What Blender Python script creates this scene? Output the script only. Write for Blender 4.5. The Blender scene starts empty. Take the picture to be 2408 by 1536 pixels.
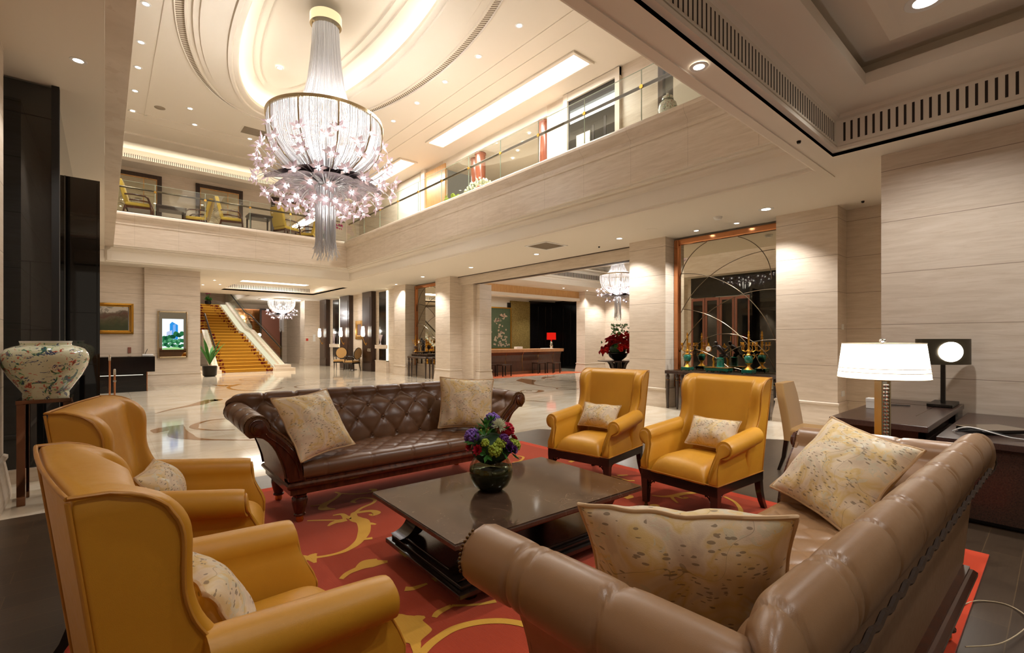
import bpy, math, random
from mathutils import Vector, Matrix, noise
random.seed(7)
S = bpy.context.scene
C = S.collection
PI = math.pi
sin, cos = math.sin, math.cos

# ------------------------------------------------------------------ mesh builder
class MB:
    def __init__(s):
        s.v = []; s.f = []; s.m = []; s.cur = 0
    def add(s, vs, fs):
        b = len(s.v)
        s.v.extend([tuple(p) for p in vs])
        s.f.extend([tuple(b + i for i in f) for f in fs])
        s.m.extend([s.cur] * len(fs))
        return s
    def box(s, a, b):
        x0, y0, z0 = a; x1, y1, z1 = b
        if x0 > x1: x0, x1 = x1, x0
        if y0 > y1: y0, y1 = y1, y0
        if z0 > z1: z0, z1 = z1, z0
        return s.add([(x0,y0,z0),(x1,y0,z0),(x1,y1,z0),(x0,y1,z0),(x0,y0,z1),(x1,y0,z1),(x1,y1,z1),(x0,y1,z1)],
              [(0,3,2,1),(4,5,6,7),(0,1,5,4),(1,2,6,5),(2,3,7,6),(3,0,4,7)])
    def loft(s, rings, closed=True, cap0=True, cap1=True):
        n = len(rings[0]); vs = [p for r in rings for p in r]; fs = []
        for i in range(len(rings) - 1):
            for j in range(n if closed else n - 1):
                k = (j + 1) % n
                fs.append((i*n+j, i*n+k, (i+1)*n+k, (i+1)*n+j))
        if closed and cap0: fs.append(tuple(range(n - 1, -1, -1)))
        if closed and cap1: fs.append(tuple((len(rings)-1)*n + j for j in range(n)))
        return s.add(vs, fs)
    def prism(s, pts, axis, a, b):
        """polygon pts (2-D) pushed along axis from a to b"""
        def P(u, v, w):
            return {'x': (w, u, v), 'y': (u, w, v), 'z': (u, v, w)}[axis]
        return s.loft([[P(u, v, a) for u, v in pts], [P(u, v, b) for u, v in pts]])
    def lathe(s, prof, c=(0,0,0), n=24, cap=True):
        rings = []
        for r, z in prof:
            rings.append([(c[0]+r*cos(2*PI*i/n), c[1]+r*sin(2*PI*i/n), c[2]+z) for i in range(n)])
        return s.loft(rings, True, cap, cap)
    def tube(s, pts, r, n=8, cap=True):
        pts = [Vector(p) for p in pts]
        rs = r if isinstance(r, (list, tuple)) else [r] * len(pts)
        rings = []; up = None
        for i, p in enumerate(pts):
            t = (pts[min(i+1, len(pts)-1)] - pts[max(i-1, 0)])
            if t.length < 1e-9: t = Vector((0,0,1))
            t.normalize()
            if up is None:
                up = Vector((0,0,1)) if abs(t.z) < .9 else Vector((1,0,0))
            a = t.cross(up)
            if a.length < 1e-6: a = t.cross(Vector((0,1,0)))
            a.normalize(); b = a.cross(t).normalized(); up = b
            rings.append([p + a*(rs[i]*cos(2*PI*k/n)) + b*(rs[i]*sin(2*PI*k/n)) for k in range(n)])
        return s.loft(rings, True, cap, cap)
    def ball(s, c, r, nu=12, nv=8, sz=None):
        rx, ry, rz = (r, r, r) if sz is None else sz
        rings = []
        for j in range(1, nv):
            t = PI*j/nv
            rings.append([(c[0]+rx*sin(t)*cos(2*PI*i/nu), c[1]+ry*sin(t)*sin(2*PI*i/nu), c[2]-rz*cos(t)) for i in range(nu)])
        b = len(s.v); s.loft(rings, True, False, False)
        lo = len(s.v); s.v.append((c[0], c[1], c[2]-rz)); hi = len(s.v); s.v.append((c[0], c[1], c[2]+rz))
        for i in range(nu):
            k = (i+1) % nu
            s.f.append((lo, b+k, b+i)); s.m.append(s.cur)
            o = b + (nv-2)*nu
            s.f.append((hi, o+i, o+k)); s.m.append(s.cur)
        return s
    def grid(s, fn, nu, nv, wrapu=False):
        vs = [fn(i/(nu if wrapu else nu-1), j/(nv-1)) for i in range(nu) for j in range(nv)]
        fs = []
        for i in range(nu if wrapu else nu-1):
            k = (i+1) % nu
            for j in range(nv-1):
                fs.append((i*nv+j, k*nv+j, k*nv+j+1, i*nv+j+1))
        return s.add(vs, fs)
    def xf(s, M):
        s.v = [tuple(M @ Vector(p)) for p in s.v]; return s
    def build(s, name, mat, parent=None, smooth=None, loc=None, bev=0, sub=0, seg=2):
        me = bpy.data.meshes.new(name)
        me.from_pydata(s.v, [], s.f)
        mats = mat if isinstance(mat, (list, tuple)) else [mat]
        for m in mats: me.materials.append(m)
        if len(mats) > 1: me.polygons.foreach_set('material_index', s.m)
        if smooth is not None:
            me.polygons.foreach_set('use_smooth', [True]*len(me.polygons))
            if smooth < 180:
                try: me.set_sharp_from_angle(angle=math.radians(smooth))
                except Exception: pass
        me.validate(); me.update()
        o = bpy.data.objects.new(name, me); C.objects.link(o)
        if parent is not None: o.parent = parent
        if loc is not None: o.location = loc
        if bev:
            b = o.modifiers.new('bevel', 'BEVEL'); b.width = bev; b.segments = seg; b.limit_method = 'ANGLE'; b.angle_limit = math.radians(38)
            b.harden_normals = False
        if sub:
            b = o.modifiers.new('sub', 'SUBSURF'); b.levels = sub; b.render_levels = sub
        return o

def tag(o, label, cat, group=None, kind=None):
    o['label'] = label; o['category'] = cat
    if group: o['group'] = group
    if kind: o['kind'] = kind
    return o
def empty(name, loc=(0,0,0), rz=0, label=None, cat=None, group=None):
    o = bpy.data.objects.new(name, None); C.objects.link(o)
    o.location = loc; o.rotation_euler = (0, 0, math.radians(rz)); o.empty_display_size = .1
    if label: tag(o, label, cat, group)
    return o
def struct(o):
    o['kind'] = 'structure'; return o
def copy_tree(o, parent=None):
    c = o.copy(); C.objects.link(c); c.parent = parent
    for ch in list(o.children): copy_tree(ch, c)
    return c
def dup(o, loc, rz, label, group=None, sc=None):
    c = copy_tree(o); c.location = loc; c.rotation_euler = (0, 0, math.radians(rz)); c['label'] = label
    if group: c['group'] = group
    if sc: c.scale = (sc, sc, sc)
    return c
def rpoly(pts, rad, n=5):
    """closed 2-D polygon with its corners rounded; rad: one or a list"""
    out = []; m = len(pts)
    for i, p in enumerate(pts):
        r = rad[i] if isinstance(rad, (list, tuple)) else rad
        p = Vector(p); a = Vector(pts[i-1]) - p; b = Vector(pts[(i+1) % m]) - p
        la, lb = a.length, b.length; a.normalize(); b.normalize()
        ang = math.acos(max(-1, min(1, a.dot(b))))
        d = min(r / max(math.tan(ang/2), 1e-4), la*.49, lb*.49)
        p0, p1 = p + a*d, p + b*d
        for k in range(n + 1):
            t = k/n
            out.append(tuple(p0*(1-t)**2 + p*2*t*(1-t) + p1*t*t))
    return out
def rbox(mb, a, b, r, n=4):
    """box with rounded edges all round (superellipse-like loft along z)"""
    x0, y0, z0 = a; x1, y1, z1 = b; rings = []
    for k in range(n + 1):
        t = PI/2*k/n; ins = r*(1-sin(t)); z = z0 + r*(1-cos(t))
        rings.append([(x, y, z) for x, y in rpoly([(x0+ins,y0+ins),(x1-ins,y0+ins),(x1-ins,y1-ins),(x0+ins,y1-ins)], max(r-ins*.3, .001), n)])
    for k in range(n + 1):
        t = PI/2*k/n; ins = r*(1-cos(t)); z = z1 - r*(1-sin(t))
        rings.append([(x, y, z) for x, y in rpoly([(x0+ins,y0+ins),(x1-ins,y0+ins),(x1-ins,y1-ins),(x0+ins,y1-ins)], max(r-ins*.3, .001), n)])
    mb.loft(rings); return mb
def ss(a, b, x):
    t = max(0, min(1, (x-a)/(b-a))); return t*t*(3-2*t)
def lerp(a, b, t): return a + (b-a)*t
def interp(tab, x):
    if x <= tab[0][0]: return tab[0][1]
    for (a, u), (b, v) in zip(tab, tab[1:]):
        if x <= b: return lerp(u, v, ss(0, 1, (x-a)/(b-a)))
    return tab[-1][1]

def interpc(tab, x):
    if x <= tab[0][0]: return tab[0][1]
    if x >= tab[-1][0]: return tab[-1][1]
    n = len(tab)
    for i in range(n-1):
        (a, u), (b, v) = tab[i], tab[i+1]
        if x <= b:
            h = b-a; t = (x-a)/h
            d = lambda k: (tab[min(k+1,n-1)][1]-tab[max(k-1,0)][1])/(tab[min(k+1,n-1)][0]-tab[max(k-1,0)][0])
            return u*(2*t**3-3*t*t+1)+h*d(i)*(t**3-2*t*t+t)+v*(3*t*t-2*t**3)+h*d(i+1)*(t**3-t*t)

# ------------------------------------------------------------------ materials
def lin(r, g, b):
    f = lambda c: ((c/255+.055)/1.055)**2.4 if c/255 > .04045 else c/255/12.92
    return (f(r), f(g), f(b), 1)
class NT:
    def __init__(s, name):
        s.mat = bpy.data.materials.new(name); s.mat.use_nodes = True
        s.t = s.mat.node_tree; s.t.nodes.clear()
        s.out = s.t.nodes.new('ShaderNodeOutputMaterial')
    def n(s, typ, props=None, **inp):
        nd = s.t.nodes.new(typ)
        for k, v in (props or {}).items(): setattr(nd, k, v)
        for k, v in inp.items():
            key = int(k[1:]) if k[0] == '_' and k[1:].isdigit() else k.replace('_', ' ')
            s.set(nd.inputs[key], v)
        return nd
    def set(s, sock, v):
        if isinstance(v, bpy.types.NodeSocket): s.t.links.new(v, sock)
        else: sock.default_value = v
    def math(s, op, a, b=0.0, c=0.0):
        nd = s.t.nodes.new('ShaderNodeMath'); nd.operation = op
        for i, v in enumerate((a, b, c)): s.set(nd.inputs[i], v)
        return nd.outputs[0]
    def mix(s, f, a, b, typ='RGBA', blend='MIX'):
        nd = s.t.nodes.new('ShaderNodeMix'); nd.data_type = typ
        if typ == 'RGBA': nd.blend_type = blend; s.set(nd.inputs[0], f); s.set(nd.inputs[6], a); s.set(nd.inputs[7], b); return nd.outputs[2]
        s.set(nd.inputs[0], f); s.set(nd.inputs[2], a); s.set(nd.inputs[3], b); return nd.outputs[0]
    def ramp(s, f, stops, mode='LINEAR'):
        nd = s.t.nodes.new('ShaderNodeValToRGB'); s.set(nd.inputs[0], f); cr = nd.color_ramp; cr.interpolation = mode
        while len(cr.elements) < len(stops): cr.elements.new(.5)
        for e, (p, c) in zip(cr.elements, stops):
            e.position = p; e.color = c if len(c) == 4 else (*c, 1)
        return nd.outputs[0]
    def pos(s): return s.n('ShaderNodeNewGeometry').outputs['Position']
    def obj(s): return s.n('ShaderNodeTexCoord').outputs['Object']
    def mapv(s, v, scale=(1,1,1), loc=(0,0,0), rot=(0,0,0)):
        return s.n('ShaderNodeMapping', Vector=v, Scale=scale, Location=loc, Rotation=rot).outputs[0]
    def noise(s, v, scale, detail=3, rough=.5, dist=0.0):
        return s.n('ShaderNodeTexNoise', Vector=v, Scale=scale, Detail=detail, Roughness=rough, Distortion=dist).outputs[0]
    def sep(s, v): return s.n('ShaderNodeSeparateXYZ', Vector=v).outputs
    def bsdf(s, **k):
        nd = s.n('ShaderNodeBsdfPrincipled', None, **k); s.t.links.new(nd.outputs[0], s.out.inputs[0]); return nd
    def bump(s, h, strength=.3, dist=.01):
        return s.n('ShaderNodeBump', Strength=strength, Distance=dist, Height=h).outputs[0]
def plain(name, col, rough=.5, metal=0.0, spec=.5, emit=None, es=0.0, **k):
    t = NT(name); d = dict(Base_Color=col, Roughness=rough, Metallic=metal, Specular_IOR_Level=spec); d.update(k)
    if emit: d.update(Emission_Color=emit, Emission_Strength=es)
    t.bsdf(**d); return t.mat
def emis(name, col, st):
    t = NT(name); e = t.n('ShaderNodeEmission', Color=col, Strength=st); t.t.links.new(e.outputs[0], t.out.inputs[0]); return t.mat
M = {}
def stone_mat(name, joints):
    t = NT(name); p = t.pos()
    v1 = t.noise(t.mapv(p, (.9,.9,9)), 2.2, 5, .62, .6); v2 = t.noise(t.mapv(p, (1.6,1.6,30), rot=(.03,.05,0)), 2.0, 4, .6)
    col = t.ramp(v1, [(.3, lin(206,190,171)), (.5, lin(216,201,183)), (.72, lin(225,211,195))])
    col = t.mix(t.math('MULTIPLY', t.math('GREATER_THAN', v2, .60), .22), col, lin(188,160,132))
    xyz = t.sep(p)
    if joints == 'z':
        fr = t.math('FRACT', t.math('DIVIDE', t.math('ADD', xyz[2], 60*.61-.408), .61))
        j = t.math('LESS_THAN', fr, .011)
    elif joints in ('x', 'y'):
        fr = t.math('FRACT', t.math('DIVIDE', t.math('ADD', xyz['xyz'.index(joints)], 40.3), 1.05))
        j = t.math('MULTIPLY', t.math('LESS_THAN', fr, .006), .45)
    else: j = 0.0
    col = t.mix(t.math('MULTIPLY', j, .75) if joints else 0.0, col, lin(120,98,76))
    t.bsdf(Base_Color=col, Roughness=.36, Specular_IOR_Level=.35)
    return t.mat
M['stone'] = stone_mat('stone_wall', 'z'); M['stone_fx'] = stone_mat('stone_fascia_north', 'x'); M['stone_f'] = stone_mat('stone_fascia', 'y'); M['stone_p'] = stone_mat('stone_plain', None)
M['paint'] = plain('ceiling_paint', lin(230,220,205), .7, spec=.2)
M['paint_d'] = plain('slot_dark', lin(40,28,20), .8)
M['paint_slot'] = None
def marble_floor():
    t = NT('floor_marble'); p = t.pos()
    a = t.noise(t.mapv(p, (.5,1.6,1)), 1.3, 6, .6, 1.2); b = t.noise(t.mapv(p, (1.2,5,1), rot=(0,0,.15)), 2.2, 5, .65, .8)
    col = t.ramp(a, [(.3, lin(205,190,165)), (.55, lin(222,210,190)), (.75, lin(232,224,208))])
    col = t.mix(t.math('MULTIPLY', t.math('GREATER_THAN', b, .62), .25), col, lin(180,160,130))
    x = t.sep(p)
    j = t.math('MAXIMUM', t.math('LESS_THAN', t.math('FRACT', t.math('DIVIDE', t.math('ADD', x[0], 40), .9)), .004), t.math('LESS_THAN', t.math('FRACT', t.math('DIVIDE', t.math('ADD', x[1], 40), .9)), .004))
    col = t.mix(t.math('MULTIPLY', j, .3), col, lin(150,130,105))
    t.bsdf(Base_Color=col, Roughness=.07, Specular_IOR_Level=.75)
    return t.mat
M['floor'] = marble_floor()
M['inlay'] = plain('marble_inlay_brown', lin(156,116,80), .08, spec=.6)
def wood_floor():
    t = NT('floor_planks'); p = t.pos()
    br = t.n('ShaderNodeTexBrick', dict(offset=.37, squash=1.0), Vector=p, Color1=lin(66,52,40), Color2=lin(84,68,52), Mortar=lin(104,84,60), Scale=1.0, Mortar_Size=.0022, Mortar_Smooth=.1, Bias=0.0, Brick_Width=1.15, Row_Height=.185)
    g = t.noise(t.mapv(p, (2.2,26,1)), 3.0, 4, .6, .4)
    col = t.mix(t.math('MULTIPLY', g, .55), br.outputs[0], lin(38,29,22))
    t.bsdf(Base_Color=col, Roughness=.3, Specular_IOR_Level=.5, Normal=t.bump(g, .08, .004))
    return t.mat
M['woodfloor'] = wood_floor()
def wood_dark(name, c0, c1, rough=.22, axis=(3,3,.4)):
    t = NT(name); p = t.obj(); g = t.noise(t.mapv(p, axis), 9, 4, .6, .3)
    t.bsdf(Base_Color=t.ramp(g, [(.35, c0), (.65, c1)]), Roughness=rough, Specular_IOR_Level=.5, Coat_Weight=.25, Coat_Roughness=.12)
    return t.mat
M['mahog'] = wood_dark('mahogany', lin(58,26,14), lin(84,40,22), .2)
M['ebony'] = wood_dark('ebonised_wood', lin(26,18,14), lin(40,28,22), .2)
M['wenge'] = wood_dark('dark_wenge', lin(42,27,21), lin(60,40,31), .26, (.5,12,12))
M['panel'] = wood_dark('panel_walnut', lin(40,24,17), lin(62,38,27), .3)
M['deskwood'] = wood_dark('desk_oak_dark', lin(48,32,27), lin(66,45,38), .3, (.6,14,6))
M['counter'] = wood_dark('counter_walnut', lin(60,36,24), lin(78,48,32), .35)
M['honey'] = wood_dark('honey_veneer', lin(196,146,86), lin(212,164,104), .35)
def leather(name, base, dark, rough=.36):
    t = NT(name); p = t.obj()
    a = t.noise(p, 4.5, 3, .6); g = t.n('ShaderNodeTexVoronoi', dict(feature='DISTANCE_TO_EDGE'), Vector=p, Scale=330).outputs[0]; f = t.noise(p, 36, 4, .6)
    col = t.mix(t.math('MULTIPLY', a, .7), base, dark)
    h = t.math('ADD', t.math('MULTIPLY', g, .35), t.math('MULTIPLY', f, .5))
    t.bsdf(Base_Color=col, Roughness=t.mix(f, rough-.06, rough+.12, 'FLOAT'), Specular_IOR_Level=.5, Normal=t.bump(h, .12, .004))
    return t.mat
M['mustard'] = leather('mustard_leather', lin(210,152,44), lin(190,130,30), .38)
M['mustard_pipe'] = leather('mustard_piping', lin(190,132,44), lin(170,112,32), .4)
M['taupe'] = leather('taupe_leather', lin(152,116,82), lin(130,97,66), .3)
M['brown'] = leather('brown_leather', lin(108,74,49), lin(88,58,37), .28)
M['seam'] = plain('seam_dark', lin(62,42,26), .6)
M['nail'] = plain('antique_nail', lin(92,66,34), .35, 1.0)
def brocade():
    t = NT('brocade'); p = t.obj()
    a = t.noise(p, 5.5, 3, .6, .8); 
    col = t.ramp(a, [(.34, lin(206,184,158)), (.46, lin(222,202,172)), (.54, lin(216,186,124)), (.62, lin(226,204,168)), (.74, lin(204,186,170))])
    foil = t.math('MULTIPLY', t.math('GREATER_THAN', t.noise(t.mapv(p, (1,1,1), (9,2,4)), 26, 3, .6, .8), .55), t.math('GREATER_THAN', t.noise(t.mapv(p, (1,1,1), (2,6,4)), 5, 2, .5), .52))
    col = t.mix(t.math('MULTIPLY', foil, .75), col, lin(206,196,168))
    leaf = 0.0
    for k, (rz, sc) in enumerate(((.5,21),(-.7,24),(1.5,19),(.0,27))):
        v = t.n('ShaderNodeTexVoronoi', Vector=t.mapv(p, (1,3.0,1.0), (3*k,2*k,k), (0,0,rz)), Scale=sc).outputs[0]
        g = t.math('GREATER_THAN', t.noise(t.mapv(p, (1,1,1), (5*k+1,3,2)), 7.5, 2, .5), .56)
        leaf = t.math('MAXIMUM', leaf, t.math('MULTIPLY', t.math('LESS_THAN', v, .23), g))
    stem = t.math('LESS_THAN', t.math('ABSOLUTE', t.math('SUBTRACT', t.noise(p, 4.2, 1, .4, .8), .5)), .0022)
    dark = t.math('MAXIMUM', leaf, t.math('MULTIPLY', stem, .7))
    col = t.mix(t.math('MULTIPLY', dark, .72), col, lin(118,98,76))
    w = t.noise(p, 260, 2, .5)
    t.bsdf(Base_Color=col, Roughness=t.mix(foil, .75, .4, 'FLOAT'), Specular_IOR_Level=.35, Sheen_Weight=.15, Normal=t.bump(t.math('ADD', w, foil), .12, .003))
    return t.mat
M['brocade'] = brocade()
M['cord'] = plain('cushion_piping', lin(198,164,122), .6)
def rug_mat(name, c0, c1):
    t = NT(name); p = t.pos(); a = t.noise(t.mapv(p, (90,4,1)), 3, 3, .6); b = t.noise(p, 380, 2, .6); c = t.noise(p, 2.6, 3, .6)
    col = t.mix(a, c0, c1); col = t.mix(t.math('MULTIPLY', c, .3), col, c0)
    t.bsdf(Base_Color=col, Roughness=.95, Specular_IOR_Level=.1, Sheen_Weight=.25, Normal=t.bump(t.math('ADD', a, b), .4, .006))
    return t.mat
M['rug'] = rug_mat('rug_red', lin(160,50,20), lin(192,72,32)); M['rug_edge'] = rug_mat('rug_edge', lin(196,54,18), lin(214,70,26)); M['rug_gold'] = rug_mat('rug_gold', lin(214,156,48), lin(236,184,72))
M['rug2'] = None
def stone_top():
    t = NT('brown_marble'); p = t.obj()
    a = t.noise(p, 2.5, 5, .65, 1.5); v = t.n('ShaderNodeTexVoronoi', dict(feature='DISTANCE_TO_EDGE'), Vector=t.n('ShaderNodeVectorMath', dict(operation='ADD'), _0=p, _1=t.n('ShaderNodeTexNoise', Vector=p, Scale=3.0, Detail=4.0).outputs[1]).outputs[0], Scale=2.6).outputs[0]
    fl = t.noise(p, 42, 5, .7)
    col = t.ramp(a, [(.3, lin(62,46,36)), (.6, lin(84,64,50)), (.8, lin(96,76,60))])
    vein = t.math('MULTIPLY', t.math('LESS_THAN', v, .006), t.math('GREATER_THAN', a, .5))
    col = t.mix(t.math('MULTIPLY', vein, .14), col, lin(190,170,145)); col = t.mix(t.math('MULTIPLY', t.math('GREATER_THAN', fl, .68), .5), col, lin(170,148,120))
    t.bsdf(Base_Color=col, Roughness=.09, Specular_IOR_Level=.6)
    return t.mat
M['brownmarble'] = stone_top()
M['brass'] = plain('brass', lin(214,170,84), .18, 1.0); M['gilt'] = plain('gilt', lin(196,146,58), .32, 1.0)
M['copper'] = plain('copper_frame', lin(206,142,100), .16, 1.0); M['darkcopper'] = plain('dark_bronze_mirror', lin(122,88,68), .06, 1.0); M['chrome'] = plain('chrome', lin(225,222,215), .08, 1.0)
M['bronze'] = plain('bronze_rail', lin(92,80,66), .28, 1.0); M['satin'] = plain('satin_nickel', lin(196,178,146), .22, 1.0)
M['darkmetal'] = plain('dark_metal', lin(40,36,32), .35, .8)
M['grille'] = plain('grille_grey', lin(150,136,118), .6); M['redwood'] = wood_dark('red_wood', lin(132,66,44), lin(160,86,60), .2); M['mirror'] = plain('mirror', lin(206,200,184), .01, 1.0)
M['blackglass'] = plain('black_glass', lin(16,16,17), .03, 0, .9)
M['nightglass'] = plain('night_glass', lin(26,27,27), .03, 0, .8)
M['black'] = plain('black_lacquer', lin(12,10,10), .12, 0, .6)
M['blackmatte'] = plain('black_matte', lin(22,20,19), .6)
M['rose'] = plain('rose_bronze_door', lin(150,98,82), .35, .35)
M['white'] = plain('white_plastic', lin(232,230,226), .4)
M['tan'] = rug_mat('tan_fabric', lin(182,142,88), lin(200,160,104))
M['yellowfab'] = rug_mat('yellow_fabric', lin(196,160,60), lin(214,178,80))
M['creamfab'] = rug_mat('cream_fabric', lin(206,186,150), lin(216,198,164))
def glassy(name, tint, refl=1.0):
    t = NT(name); lw = t.math('MULTIPLY', t.n('ShaderNodeFresnel', IOR=1.5).outputs[0], t.math('SUBTRACT', 1.0, t.n('ShaderNodeNewGeometry').outputs['Backfacing']))
    a = t.n('ShaderNodeBsdfTransparent', Color=tint); b = t.n('ShaderNodeBsdfGlossy', Color=(1,1,1,1), Roughness=.01)
    m = t.n('ShaderNodeMixShader', _0=t.math('MULTIPLY', lw, refl), _1=a.outputs[0], _2=b.outputs[0]); t.t.links.new(m.outputs[0], t.out.inputs[0]); return t.mat
M['glass'] = glassy('clear_glass', (.93,.96,.93,1)); M['glass_edge'] = plain('glass_edge', lin(176,190,170), .2)
M['vaseglass'] = glassy('vase_glass', (.62,.66,.5,1)); M['water'] = plain('vase_water', lin(30,40,14), .05, 0, .5)
def crystal(name, tint, tr=.45):
    t = NT(name)
    a = t.n('ShaderNodeBsdfTranslucent', Color=tint); b = t.n('ShaderNodeBsdfGlossy', Color=(1,1,1,1), Roughness=.12); c = t.n('ShaderNodeBsdfTransparent', Color=(1,1,1,1)); d = t.n('ShaderNodeBsdfDiffuse', Color=tint)
    m = t.n('ShaderNodeMixShader', _0=.45, _1=a.outputs[0], _2=d.outputs[0]); m2 = t.n('ShaderNodeMixShader', _0=.18, _1=m.outputs[0], _2=b.outputs[0]); m3 = t.n('ShaderNodeMixShader', _0=tr, _1=m2.outputs[0], _2=c.outputs[0])
    t.t.links.new(m3.outputs[0], t.out.inputs[0]); return t.mat
M['crystal'] = crystal('crystal_strand', (.84,.82,.83,1), .12); M['crystal_p'] = crystal('crystal_petal', (.93,.78,.84,1), .12)
def petalmat():
    t = NT('mauve_glass'); p = t.obj(); a = t.noise(p, 11, 4, .7, 1.0)
    col = t.ramp(a, [(.35, lin(120,106,116)), (.55, lin(172,160,168)), (.7, lin(214,204,208))])
    t.bsdf(Base_Color=col, Roughness=.3, Specular_IOR_Level=.5); return t.mat
M['mauve'] = petalmat()
def malachite():
    t = NT('malachite'); p = t.obj(); a = t.noise(p, 16, 4, .6, 2.0)
    t.bsdf(Base_Color=t.ramp(a, [(.35, lin(10,58,50)), (.5, lin(24,112,92)), (.65, lin(14,70,58))]), Roughness=.15); return t.mat
M['malachite'] = malachite()
M['statue'] = plain('patinated_bronze', lin(30,22,18), .25, .6)
WARM = (1, .925, .82, 1); NEUT = (1, .965, .92, 1)
M['lamp'] = emis('lamp_glow', (1,.93,.82,1), 14); M['cove'] = emis('cove_strip', (1,.94,.78,1), 8); M['panel_l'] = emis('light_panel', (1,.96,.86,1), 5)
M['bulb'] = emis('bulb_glow', (1,.97,.95,1), 13)
M['scarlet'] = emis('red_lampshade', (1,.02,.01,1), .75)
def shade_mat(name, st):
    t = NT(name); a = t.n('ShaderNodeEmission', Color=(1,.94,.85,1), Strength=st); b = t.n('ShaderNodeBsdfTranslucent', Color=(.9,.85,.75,1)); m = t.n('ShaderNodeAddShader', _0=a.outputs[0], _1=b.outputs[0])
    t.t.links.new(m.outputs[0], t.out.inputs[0]); return t.mat
M['shade'] = shade_mat('lit_lampshade', .5)
M['sconce'] = shade_mat('lit_sconce', 2.2)

def area(name, loc, size, power, col=WARM, rot=(0,0,0), sy=None, spread=PI):
    l = bpy.data.lights.new(name, 'AREA'); l.energy = power; l.color = col[:3]; l.size = size; l.spread = spread
    if sy: l.shape = 'RECTANGLE'; l.size_y = sy
    o = bpy.data.objects.new(name, l); C.objects.link(o); o.location = loc; o.rotation_euler = rot; return o
def spot(name, loc, power, ang=105, col=WARM, blend=.6, rad=.05, rot=(0,0,0)):
    l = bpy.data.lights.new(name, 'SPOT'); l.energy = power; l.color = col[:3]; l.spot_size = math.radians(ang); l.spot_blend = blend; l.shadow_soft_size = rad
    o = bpy.data.objects.new(name, l); C.objects.link(o); o.location = loc; o.rotation_euler = rot; return o
def point(name, loc, power, col=WARM, rad=.1):
    l = bpy.data.lights.new(name, 'POINT'); l.energy = power; l.color = col[:3]; l.shadow_soft_size = rad
    o = bpy.data.objects.new(name, l); C.objects.link(o); o.location = loc; return o
# ------------------------------------------------------------------ camera
cam = bpy.data.cameras.new('camera'); co = bpy.data.objects.new('camera', cam); C.objects.link(co)
cam.sensor_width = 36; cam.lens = 1116.4/2408*36; cam.shift_y = (799-768)/2408; cam.clip_start = .05; cam.clip_end = 200
co.location = (0, 0, 1.45); co.rotation_euler = (PI/2, 0, -math.atan2(958, 1116.4))
S.camera = co
vs = S.view_settings; vs.view_transform = 'Standard'; vs.look = 'None'; vs.gamma = 1; vs.use_curve_mapping = False; vs.exposure = 0.0
S.cycles.max_bounces = 7; S.cycles.diffuse_bounces = 4; S.cycles.glossy_bounces = 4; S.cycles.transmission_bounces = 4; S.cycles.transparent_max_bounces = 16
S.cycles.sample_clamp_indirect = 4; S.cycles.caustics_reflective = False; S.cycles.caustics_refractive = False
S.cycles.use_denoising = True; S.cycles.use_adaptive_sampling = True; S.cycles.adaptive_threshold = .03
w = bpy.data.worlds.new('world'); S.world = w; w.use_nodes = True
w.node_tree.nodes['Background'].inputs[0].default_value = (1, .82, .62, 1); w.node_tree.nodes['Background'].inputs[1].default_value = .25

ZC, ZL, ZU, ZT = 3.66, 4.1, 5.05, 7.9
def sbox(name, a, b, mat, bev=0):
    return struct(MB().box(a, b).build(name, mat, bev=bev))

# ------------------------------------------------------------------ floor
def ribbon(mb, pts, ws, z):
    pts = [Vector((p[0], p[1])) for p in pts]; n = len(pts)
    # Catmull-Rom smoothing
    q = []; qw = []
    for i in range(n - 1):
        p0, p1, p2, p3 = pts[max(i-1,0)], pts[i], pts[i+1], pts[min(i+2,n-1)]
        for k in range(8):
            t = k/8
            q.append(.5*((2*p1) + (p2-p0)*t + (2*p0-5*p1+4*p2-p3)*t*t + (3*p1-p0-3*p2+p3)*t**3)); qw.append(lerp(ws[i], ws[i+1], ss(0,1,t)))
    q.append(pts[-1]); qw.append(ws[-1]); vs = []
    for i, p in enumerate(q):
        t = q[min(i+1,len(q)-1)] - q[max(i-1,0)]
        if t.length < 1e-9: t = Vector((1,0))
        t.normalize(); nn = Vector((-t.y, t.x))*qw[i]*.5
        vs += [(p.x+nn.x, p.y+nn.y, z), (p.x-nn.x, p.y-nn.y, z)]
    mb.add(vs, [(2*i, 2*i+1, 2*i+3, 2*i+2) for i in range(len(q)-1)])
def ring(mb, c, rx, ry, w, z, a0=0, a1=360, n=16, rot=0):
    pts = []
    for i in range(n+1):
        a = math.radians(a0+(a1-a0)*i/n); x, y = rx*cos(a), ry*sin(a); r = math.radians(rot)
        pts.append((c[0]+x*cos(r)-y*sin(r), c[1]+x*sin(r)+y*cos(r)))
    ribbon(mb, pts, [w*(.5+.5*abs(sin(PI*i/n))) for i in range(n+1)], z)
fl = MB().box((-4,-5,-.1), (22,38,0)); fl.cur = 1
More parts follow.
